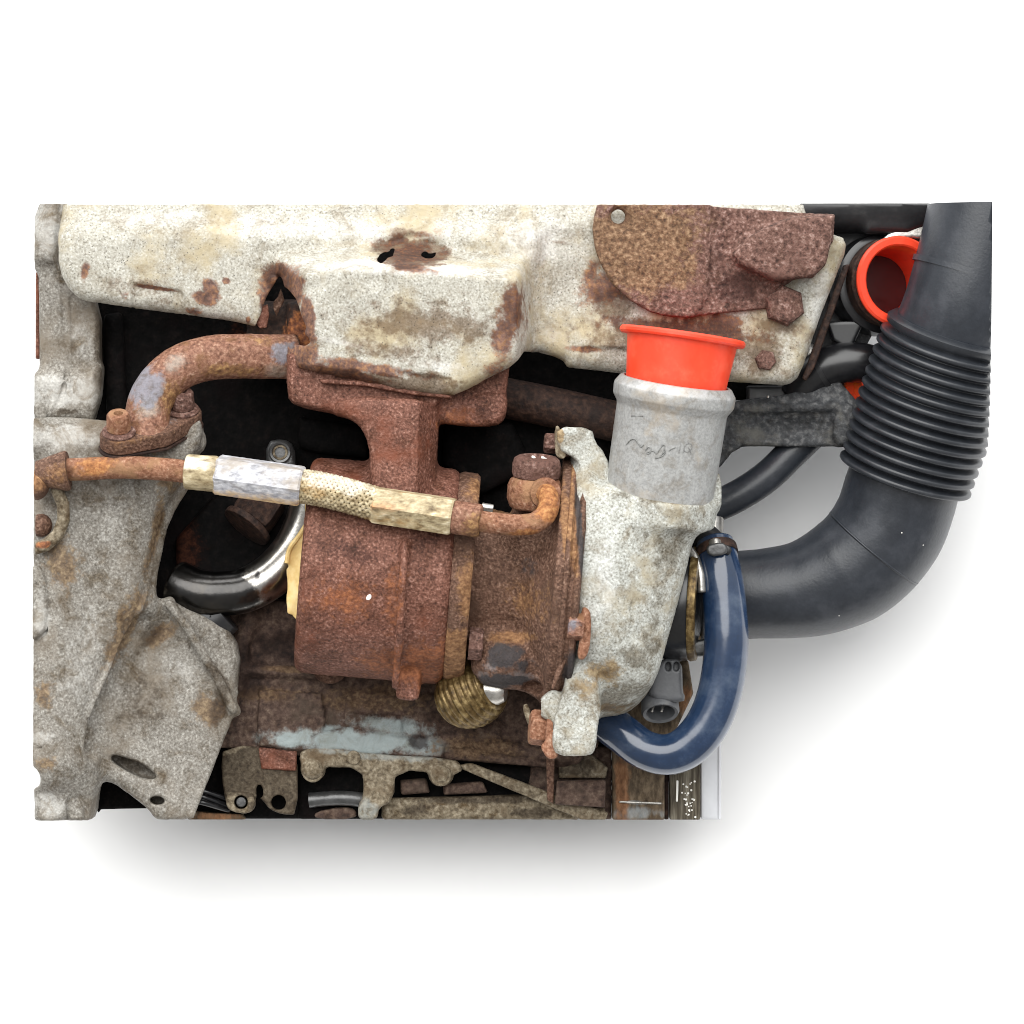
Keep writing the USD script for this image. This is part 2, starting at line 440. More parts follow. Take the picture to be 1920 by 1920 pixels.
cast('bracket_rust', [(0.29, (0.03, 0.015, 0.012)), (0.43, (0.1, 0.05, 0.038)), (0.56, (0.17, 0.092, 0.072)), (0.71, (0.36, 0.245, 0.21))], grain=7.5, detail=4.0, patch=(0.12, 0.06, 0.046), patch_size=120,
     rust=((0.05, 0.027, 0.015), (0.17, 0.096, 0.052), (0.36, 0.24, 0.145)), dirt_shade=(0.42, 0.36, 0.36), rough=0.8, pits=0.6, pit_size=9.0, bump=0.65, mottle=0.7)
cast('orange_rust', [(0.28, (0.09, 0.036, 0.018)), (0.44, (0.2, 0.085, 0.046)), (0.58, (0.29, 0.145, 0.088)), (0.74, (0.46, 0.29, 0.2))], grain=7, detail=4.0, patch=(0.27, 0.145, 0.075), patch_size=60,
     rust=((0.15, 0.055, 0.02), (0.34, 0.14, 0.05), (0.5, 0.26, 0.1)), dirt_shade=(0.42, 0.34, 0.32), paint=(0.45, 0.43, 0.44), rough=0.75, pits=0.4, bump=0.5, paint_mode='mix')
cast('zinc', [(0.3, (0.22, 0.22, 0.24)), (0.48, (0.42, 0.42, 0.45)), (0.66, (0.66, 0.66, 0.69))], grain=9, patch=(0.34, 0.3, 0.26), patch_size=60, rough=0.45, pits=0.2, bump=0.2,
     paint=(0.85, 0.85, 0.88), stretch=(0.5, 1, 1), rust=((0.2, 0.1, 0.04), (0.4, 0.26, 0.12), (0.6, 0.45, 0.26)), paint_mode='mix')
cast('yellow_zinc', [(0.3, (0.17, 0.125, 0.07)), (0.46, (0.35, 0.28, 0.165)), (0.6, (0.48, 0.4, 0.255)), (0.74, (0.64, 0.57, 0.42))], grain=9, patch=(0.38, 0.24, 0.1), patch_size=50, rough=0.5, pits=0.2, bump=0.25,
     stretch=(0.5, 1, 1), rust=((0.25, 0.09, 0.03), (0.45, 0.2, 0.08), (0.6, 0.33, 0.15)), paint=(0.8, 0.78, 0.7), mottle=0.7)
cast('brass', [(0.3, (0.035, 0.021, 0.008)), (0.5, (0.14, 0.092, 0.035)), (0.7, (0.34, 0.25, 0.115))], grain=12, patch=(0.09, 0.055, 0.02), patch_size=40, rough=0.38, pits=0.0, bump=0.1, metallic=0.45, mottle=0.8)
cast('block_rust', [(0.3, (0.024, 0.015, 0.012)), (0.46, (0.068, 0.041, 0.031)), (0.6, (0.12, 0.08, 0.06)), (0.76, (0.22, 0.165, 0.125))], grain=12, detail=5.0, patch=(0.06, 0.042, 0.03), patch_size=110,
     rust=((0.04, 0.022, 0.012), (0.11, 0.065, 0.036), (0.2, 0.135, 0.08)), dirt_shade=(0.25, 0.2, 0.2), paint=(0.29, 0.34, 0.34), paint_max=0.85, rough=0.8, pits=0.3, bump=0.6, paint_mode='mix')
cast('tan_metal', [(0.28, (0.06, 0.045, 0.029)), (0.46, (0.16, 0.128, 0.085)), (0.6, (0.25, 0.21, 0.148)), (0.76, (0.4, 0.35, 0.27))], grain=7, detail=4.0, patch=(0.12, 0.085, 0.05), patch_size=60, dirt_shade=(0.3, 0.27, 0.25),
     paint=(0.33, 0.36, 0.35), rough=0.75, pits=0.4, bump=0.4, paint_mode='mix', mottle=0.9)
cast('shaded_oily_black', [(0.3, (0.002, 0.002, 0.002)), (0.55, (0.005, 0.0045, 0.0045)), (0.8, (0.014, 0.01, 0.009))], grain=14, patch=(0.006, 0.004, 0.004), patch_size=90, rough=0.75, spec=0.08, pits=0.0, bump=0.4,  # oily black, darkened further to stand for deep shade between parts
     rust=((0.01, 0.004, 0.003), (0.03, 0.01, 0.006), (0.06, 0.022, 0.012)))
cast('dark_rust', [(0.3, (0.012, 0.007, 0.006)), (0.5, (0.035, 0.018, 0.013)), (0.75, (0.085, 0.045, 0.03))], grain=12, patch=(0.02, 0.012, 0.01), patch_size=70, rough=0.7, pits=0.2, bump=0.5)
cast('burnt_pipe', [(0.28, (0.085, 0.037, 0.022)), (0.44, (0.18, 0.08, 0.05)), (0.58, (0.28, 0.145, 0.095)), (0.75, (0.47, 0.31, 0.22))], grain=7, detail=4.0, patch=(0.18, 0.085, 0.04), patch_size=40,
     rust=((0.08, 0.04, 0.02), (0.22, 0.11, 0.05), (0.4, 0.24, 0.1)), dirt_shade=(0.2, 0.2, 0.23), paint=(0.38, 0.36, 0.31), rough=0.65, pits=0.4, bump=0.45, dirt_shade_mode='mix', paint_mode='mix', mottle=0.7)
cast('grey_plastic_dusty', [(0.3, (0.02, 0.021, 0.023)), (0.5, (0.045, 0.047, 0.05)), (0.72, (0.13, 0.13, 0.13))], grain=11, patch=(0.09, 0.088, 0.08), patch_size=70, rough=0.7, pits=0.2, bump=0.5)
cast('wood', [(0.3, (0.04, 0.028, 0.018)), (0.48, (0.1, 0.072, 0.045)), (0.66, (0.19, 0.14, 0.09))], grain=8, detail=5.0, patch=(0.1, 0.07, 0.045), patch_size=60, rough=0.8, pits=0.1, bump=0.4, stretch=(1.1, 1, 0.45),
     rust=((0.11, 0.05, 0.022), (0.22, 0.105, 0.05), (0.32, 0.17, 0.085)), paint=(0.36, 0.4, 0.42), paint_mode='mix')
cast('old_wood', [(0.3, (0.035, 0.028, 0.02)), (0.48, (0.1, 0.085, 0.062)), (0.68, (0.24, 0.215, 0.165))], grain=9, patch=(0.07, 0.055, 0.04), patch_size=60, rough=0.85, pits=0.2, bump=0.6, stretch=(1.6, 1, 0.12))
plain('black_rubber', (0.02, 0.023, 0.029), rough=0.35, spec=0.5, var=0.2, bump=0.12, size=60, dust=(0.05, 0.053, 0.062), dust_at=(0.45, 0.8))
plain('ribbed_rubber', (0.016, 0.018, 0.022), rough=0.36, spec=0.55, var=0.2, bump=0.08, size=50, dust=(0.045, 0.047, 0.054), dust_at=(0.5, 0.8))
plain('black_plastic', (0.012, 0.012, 0.013), rough=0.35, spec=0.5, var=0.3, bump=0.06, size=40, dust=(0.05, 0.048, 0.045), dust_at=(0.55, 0.8))
plain('black_gloss', (0.006, 0.006, 0.007), rough=0.27, spec=0.6, var=0.3, size=40)
plain('blue_silicone', (0.008, 0.022, 0.055), rough=0.16, spec=0.6, var=0.3, bump=0.05, size=70, dust=(0.1, 0.125, 0.16), dust_at=(0.45, 0.85), coat=0.5, coat_rough=0.12, fine=20)
plain('red_plastic', (0.8, 0.055, 0.02), rough=0.4, spec=0.45, var=0.1, size=60, sss=0.1, bump=0.06, dust=(0.72, 0.16, 0.09), dust_at=(0.5, 0.85))
plain('chrome', (0.6, 0.58, 0.54), rough=0.14, spec=0.6, var=0.25, metallic=1.0, size=40, dust=(0.2, 0.12, 0.07), dust_at=(0.6, 0.8))
plain('steel', (0.45, 0.43, 0.4), rough=0.32, var=0.25, metallic=0.9, size=20, bump=0.15)
plain('dark_steel', (0.1, 0.1, 0.1), rough=0.35, var=0.3, metallic=0.7, size=20, bump=0.15)
plain('grey_plastic', (0.1, 0.103, 0.11), rough=0.5, var=0.25, size=30, bump=0.1, dust=(0.17, 0.165, 0.155))
plain('white_metal', (0.62, 0.63, 0.66), rough=0.4, var=0.06, size=40)
plain('masking_tape', (0.85, 0.6, 0.24), rough=0.6, var=0.18, size=26, bump=0.2, dust=(0.85, 0.72, 0.42), dust_at=(0.4, 0.7))
plain('white_fleck', (0.9, 0.88, 0.82), rough=0.6, var=0.05)
plain('ink', (0.19, 0.19, 0.183), rough=0.8, var=0.5, size=5)
plain('scorched_metal', (0.022, 0.022, 0.027), rough=0.3, spec=0.5, var=0.3, bump=0.25, size=18, dust=(0.16, 0.13, 0.13), dust_at=(0.5, 0.7))
plain('shaded_red_plastic', (0.045, 0.002, 0.002), rough=0.4, var=0.1)  # red plastic darkened to stand for deep shade
plain('backdrop_white', (0.95, 0.95, 0.95), rough=0.95, spec=0.0, var=0.0)
cast('dark_reflection_chrome', [(0.3, (0.3, 0.29, 0.27)), (0.7, (0.48, 0.46, 0.43))], grain=30, patch=(0.5, 0.46, 0.4), patch_size=60, rough=0.22, metallic=1.0, pits=0.0, bump=0.05, mottle=0.2, dirt_shade=(0.013, 0.013, 0.015), dirt_shade_mode='mix',  # dark tone stands for a reflection in the chrome
     rust=((0.1, 0.05, 0.03), (0.25, 0.14, 0.08), (0.4, 0.26, 0.16)))
# ---------------------------------------------------------------- the setting: the white board behind the engine
WALL = -385.0
bd = UsdGeom.Xform  # noqa
v = np.array([[-9000, -9000, WALL], [11000, -9000, WALL], [11000, 11000, WALL], [-9000, 11000, WALL], [-9000, -9000, WALL - 40], [11000, -9000, WALL - 40], [11000, 11000, WALL - 40], [-9000, 11000, WALL - 40]], float)
w = np.stack([(v[:, 0] - 960) * S, -v[:, 2] * S, (960 - v[:, 1]) * S], 1)
f = np.array([[0, 3, 2], [0, 2, 1], [4, 5, 6], [4, 6, 7], [0, 1, 5], [0, 5, 4], [3, 7, 6], [3, 6, 2], [0, 4, 7], [0, 7, 3], [1, 2, 6], [1, 6, 5]])
bk = usdkit.mesh(stage, '/World/backdrop', (w, f), M['backdrop_white'])
tag(bk.GetPrim(), 'plain white backdrop behind the engine', 'backdrop', kind='structure')

# ---------------------------------------------------------------- engine block behind everything
T = Thing('engine_block', 'oily engine block painted dark for deep shade, with rusty lower face behind the turbocharger', 'engine block', (760, 1200, -150))
T.part('block_body', slab([(130, 386), (1498, 386), (1500, 700), (1470, 745), (1362, 752), (1335, 800), (1322, 960), (1285, 1020), (1230, 1240), (1147, 1380), (1147, 1536), (362, 1536), (300, 1400), (200, 1250), (172, 780), (178, 560), (130, 530)], -200, -160, 8, 6),
       'shaded_oily_black', stains=[('r', 560, 640, 180, 40, 5, .8), ('r', 1050, 770, 150, 30, 4, .8), ('r', 600, 1120, 200, 120, 0, .8)], smooth=True)
g = Field(372, 1150, 1100, 1538, -175, -60, 4)
lo = rnd([(380, 1130), (560, 1110), (1150, 1150), (1142, 1536), (378, 1536), (395, 1400)], 1)
F = extr(g.poly([(400, 1120), (1140, 1140), (1120, 1400), (1060, 1440), (860, 1425), (560, 1415), (400, 1400)]), g.Z, -172, -108, 8)
for a, b, r in [((430, 1252, -104), (600, 1262, -104), 11), ((640, 1300, -110), (850, 1322, -110), 9), ((900, 1395, -106), (1080, 1420, -106), 12),
                ((1010, 1180, -112), (1140, 1240, -112), 26), ((470, 1150, -110), (430, 1330, -110), 20)]:
    F = smin(F, cone(g, a, b, r, r), 12)
F = smin(F, extr(g.poly([(492, 1372), (560, 1380), (660, 1362), (700, 1370), (835, 1395), (832, 1420), (565, 1408), (488, 1396)]), g.Z, -150, -90, 8), 14)
F = smin(F, extr(g.poly([(488, 1292), (604, 1300), (612, 1350), (600, 1382), (484, 1380)]), g.Z, -150, -97, 4), 6)
F = smin(F, extr(g.poly([(648, 1336), (756, 1342), (752, 1400), (652, 1396)]), g.Z, -150, -100, 4), 6)
F = smin(F, extr(g.poly([(800, 1300), (930, 1310), (940, 1390), (860, 1400), (800, 1390)]), g.Z, -150, -101, 4), 8)
F = smax(F, -ball(g, (785, 1388, -84), (16, 14, 20)), 6)
F = smax(F, -ball(g, (880, 1330, -105), (70, 24, 14)), 14)
F = smax(F, -ball(g, (560, 1215, -105), (80, 22, 14)), 14)
T.part('rusty_face', g.surface(F), 'block_rust', smooth=True, rough=(2.5, 16, 3), stains=[('p', 560, 1385, 70, 18, 0, 1.0), ('p', 660, 1388, 160, 26, 3, 1.05), ('p', 740, 1360, 110, 22, 8, .75), ('p', 800, 1395, 60, 20, 5, .8),
       ('d', 787, 1388, 22, 18, 0, 1), ('d', 450, 1250, 70, 60, 0, .9), ('d', 560, 1215, 120, 40, 0, .9), ('r', 540, 1254, 80, 8, 2, .9), ('r', 900, 1400, 120, 30, 6, .7), ('r', 720, 1310, 160, 40, 0, .6), ('r', 500, 1300, 90, 20, 0, .6)], label='rust brown lower face with pale blue paint left')
F = extr(g.poly(rnd([(566, 1402), (620, 1400), (700, 1412), (850, 1420), (872, 1440), (850, 1452), (742, 1440), (738, 1500), (710, 1512), (708, 1536), (672, 1536), (672, 1508), (684, 1490), (680, 1438), (600, 1436), (562, 1430)], 1)), g.Z, -160, -86, 6)
F = smin(F, cone(g, (588, 1440, -120), (588, 1440, -88), 24, 22), 8)
F = smin(F, cone(g, (827, 1450, -120), (827, 1450, -90), 24, 20), 8)
T.part('pan_rail', g.surface(F), 'tan_metal', smooth=True, rough=(1.5, 12, 9), stains=[('p', 700, 1412, 130, 12, 4, .9), ('p', 690, 1520, 24, 30, 0, .9), ('d', 590, 1462, 26, 8, 0, .8)])
T.part('stud', drum((664, 1418, -90), (664, 1419, -80), 13, 2, 24), 'tan_metal')
for x, y in ((588, 1445), (827, 1452)):
    T.part('bolt_head', drum((x, y, -92), (x, y, -78), 20, 4, 24), 'tan_metal', smooth=40)
T.part('lower_beam', slab([(716, 1496), (1040, 1488), (1080, 1505), (1085, 1536), (716, 1536)], -190, -128, 8, 4), 'tan_metal', smooth=True, rough=(1.5, 14, 2), stains=[('d', 900, 1496, 180, 12, 0, .9), ('d', 780, 1520, 40, 20, 0, .7), ('d', 1000, 1525, 60, 14, 0, .8)])
for p in ([(750, 1462), (800, 1458), (806, 1486), (752, 1490)], [(830, 1470), (905, 1464), (915, 1486), (832, 1490)]):
    T.part('casting_lug', slab(p, -165, -120, 10, 4), 'block_rust', smooth=True)
T.part('dark_recess', slab([(560, 1432), (1040, 1432), (1040, 1500), (730, 1500), (700, 1536), (556, 1536)], -185, -155, 4, 6), 'shaded_oily_black', smooth=True)  # dark sheet standing for the shade in the cavities
T.part('lower_face', slab([(1000, 1400), (1147, 1400), (1147, 1536), (1086, 1536), (1040, 1500), (990, 1480)], -170, -140, 5, 4), 'block_rust', smooth=True, rough=(2, 14, 3))
T.part('sump_ledge', slab(rnd([(590, 1522), (640, 1512), (668, 1516), (668, 1536), (590, 1536)], 1), -160, -138, 5, 3), 'block_rust', smooth=True)
T.part('boss', drum((620, 1240, -100), (620, 1250, -60), 34, 8, 36), 'brown_rust', smooth=40)
T.part('dark_pipe', tube(spline([(580, 1500, -140), (640, 1496, -135), (700, 1502, -140)], 20), 14, 16), 'dark_steel')
for p in ([(196, 590), (230, 585), (240, 775), (200, 775)], [(560, 780), (690, 800), (690, 860), (600, 850), (560, 840)], [(830, 800), (960, 790), (1000, 880), (900, 930), (830, 870)]):
    T.part('web', slab(p, -160, -118, 14, 6), 'shaded_oily_black', smooth=True)
T.part('coolant_pipe', tube(spline([(940, 745, -120), (1040, 765, -115), (1150, 790, -115), (1200, 800, -120)], 24), 38, 28), 'dark_rust')
T.part('hidden_casting', slab([(400, 930), (560, 930), (575, 1180), (480, 1190), (330, 1130), (330, 1010)], -175, -130, 14, 6), 'shaded_oily_black', smooth=True, stains=[('r', 330, 1020, 60, 60, 0, .8)])

T = Thing('screw_boss', 'round steel screw boss with dark hole above the silver hose sleeve', 'screw boss', (525, 845, -60))
T.part('lug', slab(rnd([(498, 828), (530, 822), (552, 835), (555, 885), (500, 885)], 1), -130, -70, 8, 3), 'dark_steel', smooth=True)
T.part('ring', lathe((525, 848, -70), (0, 0, 1), [(0, 22), (8, 22), (11, 19), (10, 15), (0, 14), (-14, 14), (-14, 0)], 36), 'dark_steel', smooth=40)
T.part('inner_ring', lathe((525, 848, -70), (0, 0, 1), [(0, 14), (7, 14), (7, 10), (-10, 10), (-10, 0)], 36), 'tan_metal', smooth=40)

T = Thing('hex_plug', 'dull dark hexagon plug deep between manifold and turbine', 'plug', (470, 985, -90))
T.part('head', hexhead((500, 930, -110), (-0.55, 0.85, 0.45), 44, 70, 15), 'dark_rust', smooth=20)
T.part('washer', drum((468, 980, -88), (460, 990, -84), 50, 3, 36), 'dark_rust', smooth=40)

# ---------------------------------------------------------------- far left side cover
T = Thing('side_cover', 'pale cast end cover left of the long shield, bright foot at its base', 'engine cover', (125, 580, -40))
g = Field(65, 200, 380, 790, -150, 0, 3)
F = extr(g.poly([(82, 370), (126, 370), (130, 520), (176, 555), (187, 600), (187, 700), (180, 745), (168, 786), (65, 786), (65, 735), (74, 700), (72, 520), (65, 500), (65, 428)]), g.Z, -150, -40, 12)
F = smin(F, extr(g.poly([(60, 702), (160, 700), (186, 690), (184, 742), (170, 786), (60, 786)]), g.Z, -150, -22, 20), 22)
F = smin(F, extr(g.poly([(84, 370), (116, 370), (108, 490), (60, 494), (60, 430)]), g.Z, -150, -22, 16), 22)
F = smax(F, -chain(g, [(118, 376, -30), (109, 440, -22), (116, 500, -34), (120, 600, -40), (126, 700, -34), (118, 740, -22), (102, 772, -20)], 5.0), 2)
F = smax(F, -chain(g, [(134, 560, -40), (138, 690, -38)], 4.5), 2)
F = smax(F, 65 - g.X, .1)
F = smax(F, 382 - g.Y, .1)
T.part('casting', g.surface(F), 'grey_casting', smooth=True, rough=(0.8, 14, 4), stains=[('p', 95, 430, 50, 60, 0, .85), ('p', 120, 735, 90, 35, 0, .85), ('p', 150, 640, 30, 60, 0, .5), ('d', 130, 772, 30, 8, 0, .9), ('d', 186, 650, 14, 120, 0, .7)])
T.part('rusty_strip', slab([(65, 508), (71, 512), (73, 672), (65, 672)], -110, -70, 2, 2), 'red_rust')
T.part('bolt_pad', slab(rnd([(65, 752), (84, 758), (92, 786), (65, 786)], 1), -60, -12, 5, 2.5), 'grey_casting', smooth=True)

# ---------------------------------------------------------------- exhaust manifold seen through the torn shield
T = Thing('exhaust_manifold', 'rust brown exhaust manifold showing through the torn shield corner', 'manifold', (700, 620, -20))
g = Field(470, 1000, 560, 740, -150, 80, 5)
F = cone(g, (490, 628, -95), (860, 640, -95), 66, 62)
F = smin(F, extr(g.poly([(538, 566), (580, 566), (640, 580), (900, 600), (900, 720), (560, 720), (540, 660)]), g.Z, -120, 6, 14), 22)
T.part('runner', g.surface(F), 'dark_rust', smooth=True, rough=(1.5, 14, 4), stains=[('r', 565, 620, 30, 40, 0, 1.1)])

# ---------------------------------------------------------------- heat shield
T = Thing('heat_shield', 'long pale pressed heat shield with rusty torn corner and burnt patch', 'heat shield', (800, 560, 20))
g = Field(100, 1600, 376, 760, -10, 10, 3.2)
X, Y, Z = g.X, g.Y, g.Z
out = [(116, 300), (116, 382), (109, 440), (110, 490), (117, 520), (128, 540), (146, 558), (165, 565), (190, 568), (248, 577), (342, 589), (415, 599), (446, 604), (478, 612), (488, 592), (493, 574),
       (500, 557), (508, 543), (517, 530), (524, 517), (531, 524), (534, 537), (545, 547), (556, 561), (563, 577), (568, 596), (573, 606), (577, 617), (574, 628), (582, 636), (585, 646), (574, 651), (560, 648), (549, 657), (541, 650), (540, 664),
       (560, 690), (600, 700), (624, 704), (640, 709), (668, 712), (690, 722), (716, 722), (740, 731), (780, 738), (815, 743), (846, 744), (878, 731), (920, 708), (953, 692), (971, 677), (982, 660),
       (1010, 660), (1040, 668), (1056, 676), (1064, 688), (1100, 692), (1160, 699), (1240, 708), (1380, 716), (1470, 722), (1484, 718), (1496, 708), (1506, 688), (1540, 590), (1584, 478), (1588, 458), (1582, 445), (1566, 439), (1522, 432), (1508, 382), (1508, 300)]
D = g.poly(out)
soft = np.maximum(0, (462 - Y)) + 0.0 * X
H = 30 - 0.55 * soft * S01(soft / 60)
lift = S01((X - 492) / 100) * S01((1000 - X) / 34) * S01((Y - 462 + 10 * np.sin(X / 90)) / 62)
H = H + 112 * lift
H = H - 24 * S01((X - 1000 + (Y - 440) * 0.12) / 34) * S01((Y - 410) / 40)
H = H + 8 * S01((440 - X) / 60) * 0.6
H = H - 12 * np.exp(-(((X - 1060) / 46) ** 2 + ((Y - 560) / 60) ** 2)) + 9 * np.exp(-(((X - 1130) / 60) ** 2 + ((Y - 655) / 40) ** 2))
# burnt patch: a shallow dish with its own crooked crack
dish = np.sqrt(((X - 770) / 62) ** 2 + ((Y - 472) / 32) ** 2)
H = H - 9 * S01((1.25 - dish) / 0.5) + 6 * S01((0.7 - dish) / 0.3)
tabp = g.poly([(251, 536), (338, 549), (343, 556), (348, 600), (251, 590)])
H = H - 7 * S01((6 - tabp) / 6)
tab2 = g.poly([(1092, 652), (1185, 656), (1185, 720), (1086, 700)])
H = H - 7 * S01((5 - tab2) / 6)
lip = g.poly([(757, 700), (846, 713), (848, 745), (756, 738)])
H = H - 5 * S01((3 - lip) / 4)
# rolled border
R = 26.0
e = np.clip(R + D, 0, R)
H = H - (R - np.sqrt(np.maximum(R * R - e * e, 0))) * np.where((X > 480) & (X < 600) & (Y > 520), 0.25, 1.0)
H = H + 1.6 * (fbm(np.stack(np.broadcast_arrays(X[:, :, 0] / 60.0, Y[:, :, 0] / 60.0, 0 * X[:, :, 0] * Y[:, :, 0]), -1), 4, 8)[:, :, None] - 0.5) * 3
F = np.maximum(np.abs(Z) - 4.2, D)
F = np.maximum(F, 382 - Y)
for hole in ([(707, 490), (713, 479), (720, 474), (729, 474), (735, 465), (741, 468), (737, 482), (727, 486), (722, 493), (713, 496)], [(788, 480), (793, 473), (799, 472), (805, 477), (818, 474), (816, 483), (806, 487), (797, 485)]):
    F = np.maximum(F, -g.poly(hole))
F = np.maximum(F, -(chain(g, [(945, 628, 0), (943, 600, 0), (955, 580, 0), (960, 566, 0)], 2.2)))
for slit in ([(707, 490, 0), (722, 497, 0), (738, 501, 0), (752, 506, 0), (770, 508, 0), (792, 504, 0), (808, 497, 0)], [(719, 488, 0), (712, 494, 0)], [(251, 590, 0), (251, 536, 0), (300, 543, 0), (338, 549, 0), (343, 558, 0), (347, 586, 0)], [(1086, 684, 0), (1090, 654, 0), (1130, 655, 0), (1180, 657, 0)], [(1055, 612, 0), (1060, 590, 0), (1064, 560, 0)], [(1058, 606, 0), (1075, 596, 0), (1092, 588, 0)]):
    F = np.maximum(F, -chain(g, slit, 2.6 if slit[0][0] == 707 else 1.9 if slit[0][0] < 300 else 1.3))
from scipy.ndimage import map_coordinates
sv, sf = g.surface(F)
sv = sv + np.array([0, 0, 1.0]) * map_coordinates(H[:, :, 0], [(sv[:, 0] - g.x[0]) / g.h, (sv[:, 1] - g.y[0]) / g.h], order=1, mode='nearest')[:, None]
shield = T.part('shield_panel', (sv, sf), 'pale_shield', smooth=True, rough=(0.9, 12, 6), stains=[
    ('d', 772, 474, 66, 28, 0, 1.6), ('r', 770, 474, 80, 42, 0, .72), ('r', 775, 505, 60, 12, 8, .75), ('r', 790, 440, 60, 22, 0, .5), ('d', 640, 712, 110, 18, 10, 1.5), ('d', 740, 722, 110, 16, 10, 1.5), ('d', 806, 720, 48, 20, 8, 1.5), ('d', 520, 520, 34, 30, 60, 1.0),
    ('r', 520, 535, 34, 36, 60, 1.3), ('r', 548, 545, 26, 40, -30, 1.15), ('r', 580, 600, 14, 60, -8, 1.1), ('r', 500, 570, 14, 34, 0, 1.1), ('r', 560, 675, 40, 34, 20, 1.3), ('r', 530, 510, 46, 24, 0, .7),
    ('r', 640, 700, 110, 14, 12, .95), ('r', 660, 690, 80, 14, 10, .8), ('r', 720, 702, 60, 8, 9, .8),
    ('r', 962, 570, 22, 36, 10, 1.05), ('r', 945, 630, 24, 50, 12, .95), ('r', 960, 600, 34, 60, 10, .75), ('r', 930, 690, 50, 20, -40, .6),
    ('r', 395, 540, 16, 30, -35, .9), ('r', 384, 560, 30, 14, 20, .8), ('r', 425, 527, 10, 8, 0, .8), ('r', 160, 510, 9, 26, 8, .8), ('r', 465, 600, 7, 8, 0, .9), ('r', 358, 584, 26, 10, 10, .7), ('r', 236, 553, 14, 14, 0, .6), ('r', 296, 541, 50, 4, 8, 1.0),
    ('r', 1130, 540, 60, 44, -20, .72), ('r', 1290, 620, 180, 26, 5, .8), ('r', 1200, 610, 90, 20, 10, .7), ('r', 1100, 655, 50, 8, 5, .8), ('r', 1360, 605, 40, 20, 0, .95), ('r', 1110, 510, 18, 40, 30, .6),
    ('d', 1430, 660, 60, 60, 0, .75), ('d', 1460, 610, 80, 26, 10, .7), ('d', 1050, 455, 40, 8, 10, .55), ('d', 1290, 640, 230, 60, 4, .82), ('d', 800, 610, 210, 56, 3, .68), ('d', 720, 660, 150, 30, 8, .6), ('d', 960, 590, 40, 90, 8, .6), ('d', 250, 540, 140, 30, 4, .5), ('r', 700, 690, 140, 12, 10, .75), ('d', 760, 436, 60, 16, 0, .6), ('d', 1150, 570, 60, 40, 20, .7), ('d', 1130, 600, 70, 40, 0, .4), ('d', 300, 565, 50, 20, 4, .45),
    ('d', 1480, 700, 40, 20, 0, .5), ('d', 870, 720, 40, 16, -30, .5),
    ('p', 620, 430, 420, 34, 2, .62), ('p', 740, 505, 220, 16, 2, .9), ('p', 1000, 450, 90, 50, 0, .8), ('p', 300, 410, 180, 24, 0, .6), ('p', 640, 645, 70, 9, 12, .7), ('p', 820, 688, 70, 14, 6, .7), ('p', 400, 590, 40, 14, 5, .6),  # pale bands along top and ledge paint in light from above
    ('p', 1540, 560, 26, 100, 18, .7), ('p', 1030, 630, 40, 30, 0, .5)])
T.part('torn_flap', slab([(484, 588), (492, 574), (502, 570), (505, 590), (500, 614), (487, 616), (480, 606)], 8, 18, 3, 2), 'red_rust', smooth=True, label='curled rusty scrap at the torn corner')
T.part('torn_scrap', slab([(512, 566), (520, 556), (526, 540), (530, 552), (533, 562), (524, 580), (518, 592), (512, 580)], -6, 2, 2, 2), 'brown_rust', smooth=True)
T.part('bent_lip', slab([(601, 712), (690, 716), (780, 733), (846, 743), (848, 749), (780, 743), (688, 726), (604, 720)], 96, 128, 3, 2.6), 'red_rust', smooth=True, rough=(1.2, 10, 2))

T = Thing('shield_bolt', 'small pinkish rusty bolt set in the shield right of the red cap', 'bolt', (1430, 676, 0))
T.part('washer', drum((1420, 678, -16), (1423, 676, -1), 29, 3, 32), 'dark_rust', smooth=40)
T.part('head', hexhead((1431, 676, -4), (0.28, -0.03, 0.95), 20, 26, 10), 'bracket_rust', smooth=20)

# ---------------------------------------------------------------- lifting bracket
T = Thing('lifting_bracket', 'heavy rusty lifting bracket with a round eye, bolted over the shield', 'bracket', (1330, 480, 40))
g = Field(1100, 1575, 376, 610, -40, 110, 3)
F = extr(g.poly(rnd([(1122, 330), (1120, 383), (1111, 420), (1113, 455), (1122, 485), (1140, 520), (1158, 543), (1192, 571), (1228, 588), (1268, 595), (1308, 592), (1330, 540), (1330, 330)], 1)), g.Z, 14, 44, 5)
pb = extr(g.poly([(1290, 360), (1310, 386), (1400, 391), (1563, 403), (1562, 450), (1500, 500), (1440, 578), (1368, 585), (1290, 593)]), g.Z - np.clip((g.X - 1300) * -0.12, -26, 0), 6, 40, 5)
F = smin(F, pb, 10)
lug = extr(g.poly([(1374, 478), (1400, 446), (1440, 424), (1484, 408), (1563, 404), (1558, 450), (1547, 497), (1524, 520), (1478, 524), (1452, 527), (1418, 512), (1384, 496)]), g.Z, 0, 86, 12)
F = smin(F, lug, 14)
F = smax(F, -cone(g, (1160, 406, 0), (1156, 404, 80), 13, 15), 4)
F = smax(F, -ball(g, (1164, 406, 46), (24, 24, 14)), 4)
F = smax(F, 384 - g.Y, .1)
T.part('plate', g.surface(F), 'bracket_rust', smooth=True, rough=(1.6, 8, 6), stains=[('r', 1195, 460, 130, 110, 0, .98), ('r', 1250, 520, 80, 50, 0, .62), ('d', 1380, 540, 70, 50, 0, .75), ('d', 1340, 480, 30, 90, 10, .5), ('d', 1165, 405, 26, 22, 0, .6)])  # dark patch below the lug puts its shade into the colour
T = Thing('bracket_bolt', 'chunky dark rusty hexagon bolt under the lifting bracket lug', 'bolt', (1470, 575, 20))
T.part('washer', drum((1466, 572, -20), (1468, 573, -6), 46, 4, 36), 'dark_rust', smooth=40)
